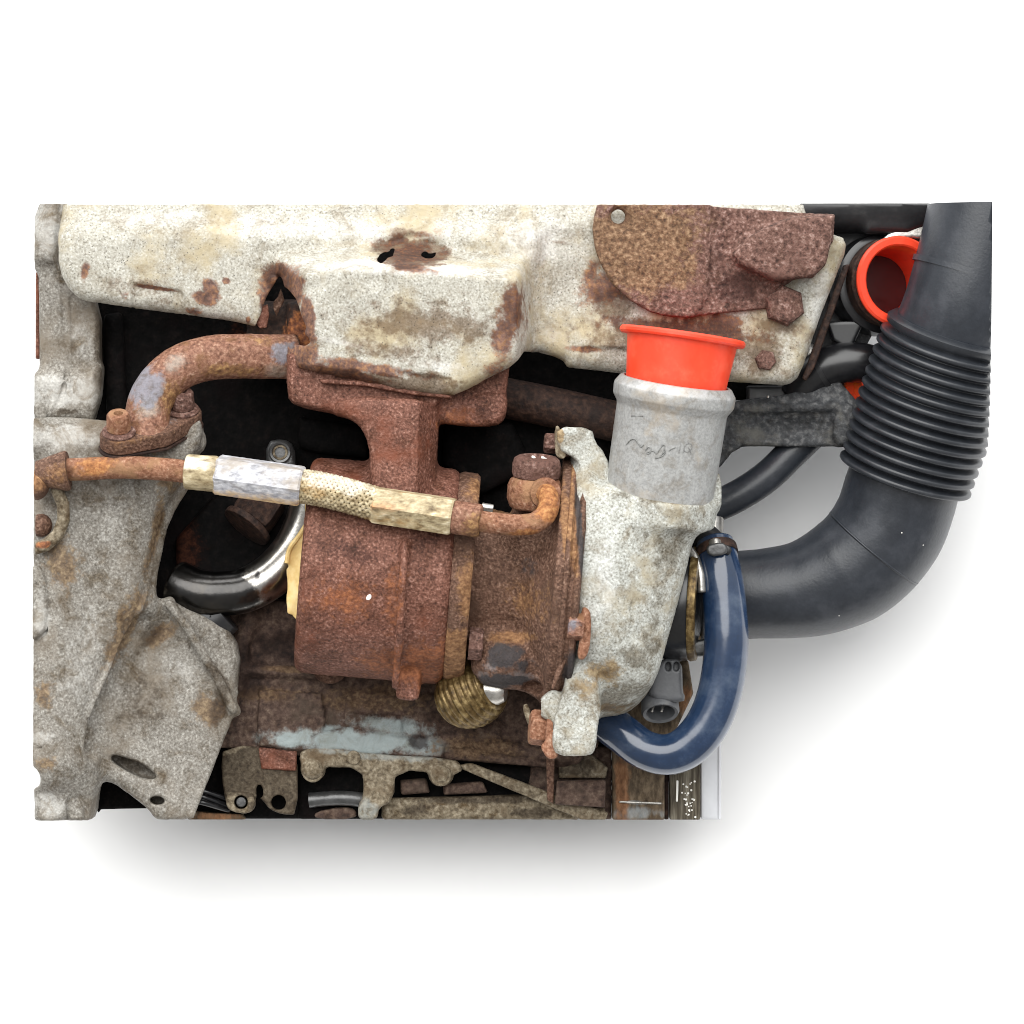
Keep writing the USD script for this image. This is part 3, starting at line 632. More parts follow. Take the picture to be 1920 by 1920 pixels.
T.part('head', hexhead((1468, 573, -10), (0.1, 0.0, 0.99), 39, 50, 22), 'bracket_rust', smooth=20, stains=[('d', 1470, 600, 40, 12, 0, .8)])
# ---------------------------------------------------------------- turbocharger: turbine side
AX0, AXD = np.array((700.0, 1070.0, -8.0)), unit((0.9965, 0.083, 0.0))
T = Thing('turbine_housing', 'heavy red rusted turbine housing under the torn heat shield', 'turbine housing', (720, 1050, 40))
g = Field(535, 965, 640, 1320, -190, 225, 3.6)
t, q = axial(g, AX0, AXD)
F = disc(t, q, -134, 150, 203, 20)
F = smax(F, -(np.sqrt((t - 104) ** 2 + (q - 207) ** 2) - 5), 5)
# foot of the neck, running down the front of the volute to a mould line
nk = extr(g.poly(rnd([(640, 745), (826, 752), (822, 800), (816, 900), (812, 960), (790, 1010), (760, 1060), (735, 1060), (716, 1000), (702, 940), (696, 880), (694, 836), (682, 806), (660, 786), (620, 776)], 1)), g.Z, -90, 168, 16)
nk = smax(nk, (g.Z - 168 + np.maximum(0, g.X - 784 + (g.Y - 850) * 0.04) * 2.2), 2)
F = smin(F, nk, 20)
fl = extr(g.poly(rnd([(541, 640), (541, 742), (556, 758), (600, 768), (700, 785), (820, 792), (880, 800), (930, 798), (947, 786), (952, 750), (948, 740), (955, 690), (955, 640)], 1)), g.Z, -80, 84, 14)
F = smin(F, extr(g.poly(rnd([(541, 640), (541, 744), (556, 760), (650, 778), (690, 790), (826, 790), (826, 640)], 1)), g.Z, -80, 112, 12), 6)
F = smin(F, fl, 10)
F = smax(F, -chain(g, [(955, 742, 86), (900, 745, 86), (880, 752, 86)], 5), 3)
F = smin(F, chain(g, [(762, 1020, 196), (757, 1090, 215), (752, 1180, 186), (742, 1284, 96)], 7), 16)
F = smin(F, extr(g.poly(rnd([(744, 1240), (790, 1246), (787, 1306), (778, 1313), (748, 1311), (742, 1300)], 1)), g.Z, -30, 92, 8), 10)
F = smax(F, -190 - g.Z, 1)
T.part('volute', g.surface(F), 'red_rust', smooth=True, rough=(1.5, 9, 5), stains=[('r', 800, 1250, 70, 60, 0, .85), ('r', 720, 1240, 60, 40, 0, .65), ('r', 650, 1120, 90, 60, 0, .55), ('r', 740, 1120, 30, 120, 5, .5), ('r', 860, 790, 70, 40, 0, .5),
      ('d', 660, 1035, 100, 30, 10, .55), ('d', 800, 1010, 60, 30, 0, .5), ('d', 890, 770, 60, 40, 0, .5), ('d', 620, 1190, 80, 24, 0, .4)])  # darker bands below the oil line paint in its cast shadow
pf = AX0 + AXD * 153
T.part('clamp_flange', lathe(pf, AXD, [(-6, 0), (-6, 196), (0, 199), (3, 200), (27, 198), (33, 192), (33, 0)], 96), 'brown_rust', smooth=40, rough=(1.0, 9, 3), stains=[('r', 860, 1240, 40, 70, 0, 1.15), ('r', 880, 1100, 30, 80, 0, .8), ('r', 890, 920, 24, 40, 0, .7)])
T.part('paint_chip', slab(rnd([(688, 1122), (692, 1114), (698, 1112), (700, 1118), (695, 1124)], 1), 211, 222, 1, 1.2), 'white_fleck', smooth=True)
T.part('flange_bolt', hexhead((880, 1205, 112), AXD, 31, 26, 12), 'bracket_rust', smooth=20, rough=(1.0, 10, 3), label='pinkish worn bolt head on the clamp flange')

T = Thing('torn_tape', 'torn yellow masking tape hanging out behind the turbine housing', 'tape', (560, 1090, 20))
g = Field(530, 600, 930, 1250, -60, 80, 2.6)
ed = [(588, 935), (572, 942), (572, 958), (576, 972), (572, 984), (562, 996), (550, 1012), (543, 1030), (541, 1042), (538, 1054), (541, 1062), (537, 1068), (539, 1100), (537, 1122), (539, 1150), (548, 1153), (554, 1160), (562, 1166), (559, 1174), (564, 1180), (561, 1192), (565, 1204), (562, 1214), (566, 1226), (564, 1238), (590, 1244), (600, 1100), (600, 960)]
Hh = 18 + 26 * S01((g.X - 535) / 60) + 6 * np.sin(g.Y / 17 + g.X / 9) * S01((600 - g.X) / 60)
T.part('tape_sheet', g.surface(np.maximum((np.abs(g.Z - Hh) - 3.2) * 0.8, g.poly(ed))), 'masking_tape', smooth=True)
T.part('loose_edge', tube(spline([(574, 985, 40), (560, 1006, 36), (546, 1024, 34), (540, 1040, 30), (538, 1056, 30)], 20), 4.5, 8), 'masking_tape')

# ---------------------------------------------------------------- turbocharger: bearing housing
T = Thing('bearing_housing', 'dark brown rusted bearing housing between turbine and pale compressor', 'bearing housing', (980, 1090, 40))
g = Field(868, 1110, 830, 1365, -190, 262, 3.4)
t, q = axial(g, AX0, AXD)
rr = 128 + 8 * np.exp(-((t - 190) / 40) ** 2) + 92 * S01((t - 262) / 92)
F = smax((q - rr) * 0.8, np.abs(t - 270) - 92, 6)
F = smin(F, disc(t, q, 338, 360, 247, 5), 16)
F = smin(F, extr(g.poly(rnd([(884, 1180), (960, 1190), (1030, 1180), (1050, 1240), (1022, 1300), (1010, 1304), (960, 1290), (884, 1278)], 1)), g.Z, -60, 96, 18), 36)
F = smin(F, ball(g, (948, 1236, 92), (52, 46, 44)), 20)
F = smin(F, cone(g, (1006, 960, 60), (1006, 1000, 60), 46, 80), 26)
F = smax(F, -ball(g, (1000, 1288, 90), (20, 14, 26)), 8)
F = smax(F, -190 - g.Z, 1)
T.part('housing', g.surface(F), 'brown_rust', smooth=True, rough=(1.8, 10, 7), stains=[('d', 950, 1228, 44, 28, 6, 1.0), ('d', 975, 1246, 40, 26, -20, .7), ('d', 940, 1274, 64, 14, 0, 1.0), ('p', 920, 1250, 26, 16, 0, .55), ('d', 990, 1060, 30, 30, 0, .5), ('p', 975, 1265, 34, 18, 10, .7), ('p', 910, 1265, 30, 14, 0, .5), ('r', 960, 1195, 60, 16, 0, .8), ('r', 930, 960, 40, 12, 0, .7), ('r', 1060, 1000, 12, 130, -4, .75), ('r', 990, 1130, 60, 60, 0, .5)])
pc = AX0 + AXD * 352
T.part('back_plate', lathe(pc, AXD, [(0, 0), (0, 243), (4, 250), (11, 251), (16, 244), (22, 244), (26, 250), (33, 249), (37, 240), (37, 0)], 120), 'brown_rust', smooth=35, rough=(1.0, 9, 8), stains=[('r', 1070, 960, 14, 150, -4, .9), ('d', 1086, 1000, 8, 120, -4, .9), ('d', 1070, 1260, 20, 60, 0, .8), ('r', 1065, 880, 20, 40, 0, .7)])
for p, lb in (((1070, 1172), None),):
    T.part('clamp_strap', slab(rnd([(1088, 1136), (1100, 1137), (1107, 1150), (1106, 1200), (1100, 1226), (1090, 1236), (1080, 1230), (1086, 1190)], 1), 196, 226, 8, 2.6), 'orange_rust', smooth=True)
    T.part('strap_bolt', hexhead((1090, 1174, 216), (-1, -0.08, 0.15), 26, 28, 8), 'burnt_pipe', smooth=20, stains=[('d', 1074, 1172, 16, 20, 0, .9)])
T.part('clamp_edge', slab([(1058, 1218), (1064, 1216), (1066, 1226), (1050, 1262), (1038, 1290), (1032, 1288), (1040, 1258)], 172, 196, 5, 2.4), 'brown_rust', smooth=True)

T = Thing('oil_return_hose', 'ribbed brassy oil return hose curling out under the bearing housing', 'hose', (885, 1300, 10))
prof = [(tt, 66 * math.sqrt(max(0, 1 - (tt / 72.0) ** 2)) - 3.6 * (0.5 + 0.5 * math.cos(tt * 2 * math.pi / 13)) ** 2 * (abs(tt) < 66)) for tt in np.linspace(-72, 72, 97)]
T.part('ribs', lathe((884, 1300, 12), (0.8, -0.42, 0.42), prof, 64), 'brass', smooth=50)
T.part('shiny_collar', lathe((908, 1292, 48), (0.9, 0.1, 0.2), [(0, 0), (0, 24), (6, 27), (30, 26), (42, 18), (44, 0)], 40), 'steel', smooth=40)

# ---------------------------------------------------------------- turbocharger: compressor side
T = Thing('compressor_housing', 'pale speckled alloy compressor housing with upright outlet pipe', 'compressor housing', (1190, 1050, 80))
g = Field(1020, 1365, 780, 1425, -190, 248, 3.6)
sc = g.poly(rnd([(1066, 838), (1110, 836), (1132, 860), (1134, 905), (1336, 925), (1322, 960), (1302, 1000), (1276, 1108), (1247, 1213), (1231, 1271), (1208, 1312), (1176, 1343), (1146, 1356), (1100, 1352), (1070, 1330), (1072, 1250), (1074, 1200), (1072, 1100), (1070, 1000), (1066, 930)], 1))
dome_ = np.sqrt(np.maximum(0, (g.Y - 1090) ** 2 / 285.0 ** 2 + (g.Z + 60) ** 2 / 284.0 ** 2)) - 1
F = smax(extr(sc, g.Z, -190, 232, 20), dome_ * 200, 40)
F = smax(F, (g.X - 1175) * 0.52 + (g.Z - 214) * 0.85 + (g.Y - 1090) * 0.13, 30)
ear = g.poly(rnd([(1042, 800), (1110, 803), (1114, 828), (1134, 850), (1150, 900), (1150, 1000), (1098, 1000), (1090, 880), (1080, 860), (1044, 842)], 1))
F = smin(F, extr(ear, g.Z, 30, 124, 6), 8)
F = smin(F, extr(g.poly(rnd([(1064, 1240), (1084, 1236), (1116, 1260), (1128, 1320), (1119, 1360), (1116, 1402), (1106, 1415), (1042, 1415), (1034, 1390), (1040, 1340), (1054, 1300)], 1)), g.Z, 10, 176, 8), 14)
F = smin(F, extr(g.poly(rnd([(1000, 1330), (1022, 1298), (1042, 1290), (1062, 1310), (1056, 1350), (1030, 1352)], 1)), g.Z, 60, 160, 5), 10)
P0, P1 = np.array((1236.0, 925.0, 104.0)), np.array((1267.0, 716.0, 126.0))
ad = unit(P1 - P0)
t, q = axial(g, P0, ad)
F = smin(F, disc(t, q - 4 * np.sin(np.arctan2(g.X - 1236, g.Z - 104) * 5), -52, -7, 107, 7), 34)
F = smin(F, extr(g.poly(rnd([(1318, 890), (1336, 884), (1352, 890), (1352, 955), (1335, 960), (1315, 966), (1300, 960), (1300, 905)], 1)), g.Z, 40, 110, 6), 8)
F = smin(F, cone(g, (1342, 944, 60), (1342, 944, 118), 9, 9), 4)
F = smax(F, -chain(g, [(1181, 1130, 196), (1183, 1170, 192), (1186, 1210, 186)], 2.2), 3)
F = smax(F, -chain(g, [(1058, 1255, 176), (1054, 1320, 178), (1053, 1370, 178)], 2.6), 3)
F = smax(F, -chain(g, [(1140, 1290, 150), (1125, 1352, 112)], 2.4), 3)
F = smax(F, -190 - g.Z, 1)
T.part('scroll', g.surface(F), 'pale_alloy', smooth=True, rough=(1.3, 9, 12), stains=[('d', 1190, 1230, 40, 26, 20, .75), ('d', 1240, 1030, 34, 50, 20, .6), ('d', 1190, 1290, 60, 40, 0, .6), ('d', 1230, 1130, 24, 60, 14, .55), ('d', 1200, 1000, 40, 30, 0, .45), ('d', 1240, 935, 110, 12, 4, .75),
      ('r', 1130, 1260, 50, 40, 0, .62), ('r', 1150, 1330, 60, 20, 0, .55), ('r', 1290, 935, 50, 14, -6, .7), ('r', 1050, 820, 8, 24, 0, .9), ('p', 1130, 1090, 40, 110, 0, .6), ('d', 1150, 1310, 70, 40, -20, .7), ('d', 1270, 1020, 30, 80, 14, .6), ('d', 1215, 1200, 30, 80, 14, .55), ('d', 1080, 1300, 40, 30, 0, .4), ('r', 1100, 1290, 30, 50, 15, .5)])  # pale patch at left paints in the brighter facing side
L = np.linalg.norm(P1 - P0)
T.part('outlet_pipe', lathe(P0 - ad * 30, ad, [(0, 0), (0, 100), (30, 102), (L - 26, 104), (L - 20, 105), (L - 8, 113), (L - 4, 114.5), (L + 12, 115), (L + 16, 114), (L + 28, 106), (L + 30, 103), (L + 30, 99), (L + 28, 97.5), (L - 60, 97.5), (L - 60, 0)], 96), 'smooth_alloy', smooth=40,
       stains=[('p', 1262, 735, 120, 14, 8, .8), ('p', 1230, 800, 50, 60, 0, .45), ('d', 1240, 900, 120, 26, 6, .7), ('d', 1300, 850, 40, 40, 0, .55), ('d', 1160, 860, 30, 50, 0, .45), ('d', 1290, 842, 20, 14, 0, 1.0), ('d', 1240, 848, 18, 10, 0, .8), ('d', 1190, 832, 26, 10, 20, .7), ('r', 1300, 760, 70, 8, 8, .35)])


def on_pipe(x, y):
    """The front of the outlet pipe where the point (x, y) of the drawing falls."""
    tt = (y - P0[1]) / ad[1]
    cx, cz = P0[0] + ad[0] * tt, P0[2] + ad[2] * tt
    return np.array((x, y, cz + math.sqrt(max(104.6 ** 2 - (x - cx) ** 2, 4)) - 0.6))


scrawl = [[(1173, 834), (1180, 826), (1188, 824), (1195, 832), (1200, 839), (1205, 834)], [(1208, 846), (1213, 839), (1218, 842), (1216, 851), (1210, 850), (1222, 846), (1228, 852)], [(1230, 850), (1238, 838), (1244, 836), (1242, 848), (1237, 854), (1246, 846), (1240, 856), (1226, 860)],
          [(1252, 846), (1258, 842), (1264, 840)], [(1270, 850), (1274, 834)], [(1278, 850), (1281, 838), (1286, 833), (1293, 834), (1294, 842), (1286, 849), (1280, 846)], [(1288, 840), (1291, 846), (1293, 853)], [(1182, 781), (1204, 782)], [(1320, 802), (1331, 801)]]
for st in scrawl:
    T.part('ink_mark', tube(spline([on_pipe(*p) for p in st], 14), 1.25, 6), 'ink', label='faded handwritten mark on the outlet pipe')
T.part('flange_bolt', hexhead((1042, 832, 70), (-1, -0.08, 0.05), 19, 22, 0), 'bracket_rust', smooth=20)
T.part('flange_clip', slab(rnd([(1040, 798), (1050, 799), (1054, 838), (1062, 850), (1058, 862), (1044, 858), (1040, 845)], 1), 46, 118, 3, 2.2), 'tan_metal', smooth=True)
T.part('foot_bolt', hexhead((1022, 1364, 122), (-1, -0.08, 0.1), 34, 30, 10), 'orange_rust', smooth=20, rough=(1.0, 9, 2))
T.part('foot_washer', drum((1034, 1364, 122), (1021, 1363, 123), 40, 3, 36), 'orange_rust', smooth=40)
T.part('foot_clamp', slab(rnd([(1012, 1398), (1020, 1390), (1032, 1366), (1040, 1366), (1040, 1398), (1048, 1410), (1042, 1421), (1026, 1421)], 1), 100, 164, 4, 2.2), 'orange_rust', smooth=True, label='bent orange rusty clamp at the compressor foot')
T.part('foot_rib', slab(rnd([(978, 1322), (992, 1318), (1000, 1370), (990, 1360)], 1), 70, 110, 4, 2.4), 'tan_metal', smooth=True)

# ---------------------------------------------------------------- red caps
def cap(T, p, d, r_in, r_out, h, prof=None):
    T.part('cup', lathe(p, d, prof or [(0, 0), (0, r_in - 3), (3, r_in), (h, r_out - 22), (h + 1, r_out - 4), (h + 5, r_out), (h + 11, r_out - 1), (h + 13, r_out - 5), (h + 12, r_out - 26), (6, r_in - 8), (5, 0)], 96), 'red_plastic', smooth=35)


T = Thing('red_cap', 'bright red plastic cap standing in the pale outlet pipe mouth', 'cap', (1280, 660, 130))
cd = unit((0.14, -0.985, -0.02))
c0 = np.array((1268.0, 716.0, 126.0))
T.part('cup', lathe(c0, cd, [(-20, 0), (-20, 91), (-16, 94), (10, 96), (78, 104), (79, 116), (83, 119), (88, 119), (92, 116), (92, 100), (0, 90), (-8, 0)], 96, shape=None), 'red_plastic', smooth=35)

T = Thing('red_cap', 'open red plastic cap facing forward beside the upright black duct', 'cap', (1680, 528, -60))
d2 = unit((0.33, -0.06, 0.94))
T.part('cup', lathe((1648, 534, -166), d2, [(0, 0), (0, 62), (106, 70), (107, 80), (110, 85), (115, 85), (119, 81), (119, 70), (116, 67), (8, 57), (6, 0)], 80), 'red_plastic', smooth=35)
T.part('cup_floor_shade', lathe((1651, 533, -158), d2, [(0, 0), (0, 56), (2, 56), (2, 0)], 48), 'shaded_red_plastic', smooth=40)  # near-black disc paints the deep shade inside the cup
T = Thing('hose_stub', 'black hose mouth with brassy rim holding the forward red cap', 'hose end', (1690, 528, -110))
T.part('collar', lathe((1640, 536, -170), d2, [(0, 74), (0, 92), (20, 96), (60, 94), (64, 86), (64, 74), (0, 74)], 64), 'black_gloss', smooth=40)
T.part('rim', lathe((1664, 531, -112), d2, [(0, 75), (0, 84), (30, 84), (32, 82), (32, 75), (0, 75)], 64), 'dark_rust', smooth=40)
T = Thing('red_cap', 'sliver of red cap peeping out left of the ribbed bellows', 'cap', (1600, 728, -110))
T.part('cup', lathe((1618, 728, -125), unit((-0.8, 0.1, 0.6)), [(0, 0), (0, 24), (14, 27), (15, 33), (19, 33), (20, 26), (4, 22), (3, 0)], 40), 'red_plastic', smooth=35)
# ---------------------------------------------------------------- oil feed hose across the front
T = Thing('oil_feed_line', 'rusty braided oil feed line running across the turbine housing', 'oil line', (480, 910, 190))
zz = lambda x: 118 + (min(max(x, 60), 900) - 60) * 0.122
pt = lambda x, y, dz=0: (x, y, zz(x) + dz)
T.part('steel_tube', tube(spline([pt(96, 881), pt(160, 879), pt(220, 876), pt(280, 878), pt(330, 882), pt(356, 886)], 40), 21.5, 28), 'orange_rust', smooth=True, rough=(0.7, 8, 3), stains=[('r', 180, 876, 40, 20, 0, 1.0), ('d', 120, 885, 20, 30, 0, .7)])
T.part('left_ferrule', drum(pt(346, 884), pt(408, 889), 33, 5, 40, 34), 'yellow_zinc', smooth=40, stains=[('p', 372, 868, 40, 16, 0, .9)])
d = np.array(pt(567, 912)) - np.array(pt(404, 889))
L = np.linalg.norm(d)
T.part('silver_sleeve', lathe(pt(404, 889), d, [(0, 0), (0, 36), (5, 40), (L - 4, 40), (L, 37), (L, 0)], 6, 18), 'zinc', smooth=20, stains=[('r', 490, 938, 110, 9, 8, .85), ('p', 545, 895, 30, 14, 8, .8)])
hp = spline([pt(560, 911), pt(600, 917), pt(650, 929), pt(705, 945)], 60)
T.part('hose_core', tube(hp, 27, 32), 'tan_metal', smooth=True)
A, B = rings(hp)
strands = []
for s in (-1, 1):
    for k in range(14):
        u = np.linspace(0, 1, len(hp))
        th = 2 * np.pi * k / 14 + s * u * 2 * np.pi * 1.15
        R_ = 28.5 + 1.7 * s * np.cos(14 * s * u * 2 * np.pi * 1.15 + np.pi * k)
        strands.append(tube(hp + R_[:, None] * (np.cos(th)[:, None] * A + np.sin(th)[:, None] * B), 3.6, 6))
T.part('braid', join(*strands), 'yellow_zinc', smooth=True, kind='stuff', stains=[('p', 630, 905, 80, 22, 12, 1.0)])
d = np.array(pt(850, 969)) - np.array(pt(699, 946))
L = np.linalg.norm(d)
T.part('gold_sleeve', lathe(pt(699, 946), d, [(0, 0), (0, 33), (5, 37.5), (L - 4, 38), (L, 36), (L, 0)], 6, 24), 'yellow_zinc', smooth=20, stains=[('r', 710, 950, 20, 14, 0, .9), ('r', 830, 985, 26, 12, 8, .8), ('r', 800, 940, 30, 10, 8, .6), ('d', 770, 985, 80, 8, 8, .6)])
T.part('right_ferrule', drum(pt(848, 969), pt(902, 977), 31.5, 5, 40), 'burnt_pipe', smooth=40, stains=[('r', 890, 990, 30, 30, 0, .8), ('p', 868, 958, 20, 14, 0, .6)])
bend = spline([pt(896, 977), (930, 981, 222), (965, 984, 220), (1000, 981, 214), (1022, 966, 203), (1030, 945, 188), (1026, 928, 168), (1016, 922, 140)], 70)
T.part('bent_tube', tube(bend, 20, 28), 'orange_rust', smooth=True, rough=(0.8, 8, 5), stains=[('r', 1026, 945, 26, 40, 0, 1.1), ('d', 950, 985, 30, 16, 0, .5), ('r', 990, 1000, 40, 10, 0, .8)])
T.part('collar', drum((1024, 926, 166), (1019, 922, 138), 30, 4, 36), 'orange_rust', smooth=40)
T.part('banjo_eye', lathe((1001, 955, 108), (0.05, -1, 0.12), [(0, 0), (0, 40), (5, 46), (20, 52), (44, 52), (56, 47), (60, 42), (60, 0)], 48), 'orange_rust', smooth=40, rough=(1.0, 9, 2), stains=[('d', 1035, 900, 16, 30, 0, .6)])
bo = T.part('banjo_bolt', lathe((1005, 896, 116), (0.06, -1, 0.18), [(0, 0), (0, 38), (3, 44), (10, 46), (26, 46), (36, 43), (41, 36), (42, 26), (36, 24), (36, 0)], 48), 'bracket_rust', smooth=40, rough=(1.0, 9, 3))
for x, y in ((1000, 858), (1018, 859), (1024, 862)):
    T.part('fleck', drum((x, y, 140), (x + 1, y - 2, 141), 4, .6, 10), 'white_fleck', under=bo)
T.part('small_clip', drum((903, 950, 176), (925, 954, 176), 8, 2, 16), 'steel', smooth=40)
# left end: flared nut on the pipe
T.part('flare_nut', lathe((125, 882, zz(125)), (-1, 0.1, -0.1), [(0, 0), (0, 36), (3, 38), (10, 37), (60, 24), (60, 0)], 40), 'brown_rust', smooth=40, stains=[('r', 100, 890, 40, 40, 0, .6)])

T = Thing('hose_clip', 'curved pale clip hooked round a rusty plug at the left edge', 'clip', (85, 960, 110))
g = Field(62, 135, 885, 1045, 60, 140, 2.4)
F = chain(g, [(106, 918, 108), (118, 945, 106), (119, 975, 104), (108, 1003, 102), (86, 1022, 100), (60, 1030, 98)], 12)
T.part('hook', g.surface(np.maximum(F, 65 - g.X)), 'tan_metal', smooth=True, stains=[('r', 80, 1022, 20, 8, -10, .7)])
g = Field(62, 100, 875, 1010, 60, 160, 2.4)
F = smin(ball(g, (68, 908, 120), (26, 30, 30)), cone(g, (50, 985, 80), (75, 985, 80), 18, 22), 4)
T.part('plug', g.surface(np.maximum(F, 65 - g.X)), 'brown_rust', smooth=True, stains=[('r', 72, 905, 18, 20, 0, .9)])
T.part('socket', lathe((52, 962, 60), (0.2, 0.1, 1), [(0, 0), (0, 50), (24, 48), (26, 44), (4, 40), (4, 0)], 40), 'dark_rust', smooth=40) if False else None

# ---------------------------------------------------------------- curved exhaust gas pipe with its flange
T = Thing('exhaust_gas_pipe', 'curved rust and grey pipe bolted down left of the turbine', 'pipe', (380, 710, 60))
T.part('pipe', tube(spline([(552, 668, 10), (500, 668, 26), (440, 668, 42), (388, 672, 56), (340, 688, 68), (304, 718, 78), (282, 756, 86), (277, 800, 92), (278, 824, 94)], 70), np.concatenate([np.full(62, 42.0), np.linspace(42, 46, 8)]), 40), 'burnt_pipe', smooth=True, rough=(1.0, 12, 4),
       stains=[('d', 272, 725, 40, 50, 20, .95), ('p', 280, 765, 30, 26, 0, .8), ('d', 530, 660, 26, 24, 0, .95), ('p', 520, 695, 30, 16, 0, .7), ('p', 330, 680, 30, 24, -30, .75), ('r', 320, 745, 26, 36, 10, .8), ('r', 440, 695, 70, 14, 0, .7), ('r', 490, 640, 40, 14, 0, .55)])
nrm = unit((0.0, -0.87, 0.5))
e1 = unit((114, -42, -73))
C = np.array((284.0, 804.0, 88.0))
e2 = np.cross(nrm, e1)
ol = []
for sgn in (-1, 1):
    for a in np.linspace(-90, 90, 13):
        a = math.radians(a)
        ol.append((sgn * (72 + 36 * math.cos(a)), sgn * 36 * math.sin(a)))
ol = np.array(ol)
mid = [(0.0, 52.0), (0.0, -52.0)]
from scipy.spatial import ConvexHull
allp = np.vstack([ol, [(38 * math.cos(a), 56 * math.sin(a)) for a in np.linspace(0, 2 * np.pi, 24)]])
ol = allp[ConvexHull(allp).vertices]


def plate3(ol, C, e1, e2, n, z0, z1, c=3.0):
    ol = np.asarray(ol)
    rr = []
    cen = ol.mean(0)
    for z, s in ((z0, -c), (z0 + c, 0), (z1 - c, 0), (z1, -c)):
        o = ol + unit2(ol - cen) * s
        rr.append(C + o[:, :1] * e1 + o[:, 1:] * e2 + n * z)
    m = len(ol)
    v = np.vstack(rr + [[C + n * z0 + cen[0] * e1 + cen[1] * e2], [C + n * z1 + cen[0] * e1 + cen[1] * e2]])
    i, j = np.meshgrid(np.arange(3), np.arange(m), indexing='ij')
    q = np.stack([i * m + j, i * m + (j + 1) % m, (i + 1) * m + (j + 1) % m, (i + 1) * m + j], -1).reshape(-1, 4)
    j = np.arange(m)
    return v, np.vstack([q[:, [0, 1, 2]], q[:, [0, 2, 3]], np.stack([np.full(m, 4 * m), (j + 1) % m, j], 1), np.stack([np.full(m, 4 * m + 1), 3 * m + j, 3 * m + (j + 1) % m], 1)])


def unit2(a):
    return a / (np.linalg.norm(a, axis=1, keepdims=True) + 1e-9)


T.part('flange', plate3(ol, C, e1, e2, nrm, -14, 14), 'brown_rust', smooth=35, rough=(0.8, 10, 4), stains=[('p', 300, 792, 50, 12, -10, 1.1), ('r', 240, 815, 40, 30, 0, .6), ('r', 330, 800, 30, 20, 0, .6)])
T.part('gasket', plate3(ol * 1.03, C, e1, e2, nrm, -20, -15, 1), 'dark_rust', smooth=35)
for sgn in (-1, 1):
    b = C + e1 * 72 * sgn + nrm * 14
    T.part('washer', lathe(b, nrm, [(0, 0), (0, 31), (4, 32), (8, 29), (8, 0)], 36), 'bracket_rust', smooth=40)
    T.part('bolt', lathe(b + nrm * 8, nrm, [(0, 0), (0, 21), (3, 23), (30, 22), (35, 18), (35, 9), (24, 8), (24, 0)], 32), 'orange_rust' if sgn < 0 else 'bracket_rust', smooth=40)

# ---------------------------------------------------------------- big grey casting on the left
T = Thing('inlet_casting', 'large speckled grey alloy casting filling the lower left corner', 'casting', (230, 1150, 30))
g = Field(62, 460, 775, 1540, -190, 130, 3.6)
arm = rnd([(60, 784), (195, 790), (215, 830), (372, 818), (381, 824), (378, 842), (362, 860), (346, 905), (312, 955), (300, 991), (289, 1046), (280, 1096), (270, 1145), (235, 1215), (190, 1300), (165, 1360), (150, 1440), (60, 1440)], 1)
F = extr(g.poly(arm), g.Z, -150, 66, 58)
F = smin(F, cone(g, (120, 860, 20), (100, 1420, 20), 62, 74), 30)
F = smin(F, cone(g, (55, 822, 44), (190, 826, 30), 40, 38), 14)
F = smin(F, extr(g.poly(rnd([(200, 826), (376, 776), (382, 826), (360, 862), (330, 880), (240, 872), (208, 856)], 1)), g.Z, -40, 84, 22), 16)
F = smin(F, ball(g, (374, 828, 30), (13, 20, 20)), 6)
F = smin(F, chain(g, [(352, 895, -4), (316, 955, 6), (301, 992, 8), (290, 1046, 10), (280, 1098, 10), (270, 1146, 8), (236, 1210, 6), (192, 1290, 8), (174, 1340, 4)], 11), 12)
plate = rnd([(262, 1150), (316, 1124), (326, 1130), (452, 1186), (440, 1320), (431, 1352), (410, 1402), (378, 1486), (352, 1545), (296, 1545), (274, 1516), (238, 1488), (203, 1465), (186, 1467), (178, 1486), (172, 1545), (60, 1545), (60, 1400), (150, 1400), (180, 1300)], 2)
fz = g.Z - np.clip((g.X - 300) * -0.18, -40, 0)
F2 = extr(g.poly(plate), fz, -150, 4, 20)
F2 = smin(F2, extr(g.poly([(160, 1395), (60, 1395), (60, 1545), (168, 1545), (176, 1470)]), g.Z, -150, 30, 14), 14)
F = smin(F, F2, 55)
F = smin(F, chain(g, [(316, 1132, -6), (345, 1170, -10), (392, 1246, -22), (420, 1290, -30), (440, 1335, -36)], 10), 9)
F = smin(F, chain(g, [(270, 1148, -4), (296, 1138, -4), (318, 1128, -6)], 9), 8)
F = smin(F, chain(g, [(398, 1212, -30), (428, 1262, -36), (438, 1300, -38)], 7), 6)
F = smin(F, chain(g, [(430, 1340, -30), (404, 1404, -26), (356, 1530, -14)], 7), 8)
F = smax(F, -ball(g, (325, 1240, 8), (80, 75, 26)), 26)
F = smax(F, -ball(g, (350, 1400, 4), (50, 70, 14)), 20)
rim = np.abs(g.poly(arm) + 7) - 7
rim = np.maximum(np.maximum(rim, 150 - g.X), np.maximum(885 - g.Y, g.Y - 1345))
F = smin(F, extr(rim, g.Z - 0.12 * (g.Y - 1100), -60, 34, 5), 7)
F = smin(F, chain(g, [(318, 1134, 14), (350, 1176, 8), (394, 1250, -2), (418, 1294, -8), (436, 1330, -12)], 9), 10)
F = smax(F, -chain(g, [(266, 1172, 24), (236, 1226, 26), (206, 1290, 30), (188, 1340, 34), (170, 1400, 40)], 20), 16)
F = smax(F, -extr(g.poly(rnd([(208, 1415), (230, 1420), (262, 1432), (285, 1448), (294, 1462), (270, 1462), (240, 1450), (206, 1428)], 1)), g.Z, -45, 60, 8), 8)
F = smax(F, -extr(g.poly(rnd([(277, 1500), (286, 1494), (303, 1495), (309, 1506), (296, 1511), (284, 1509)], 1)), g.Z, -60, 60, 3), 4)
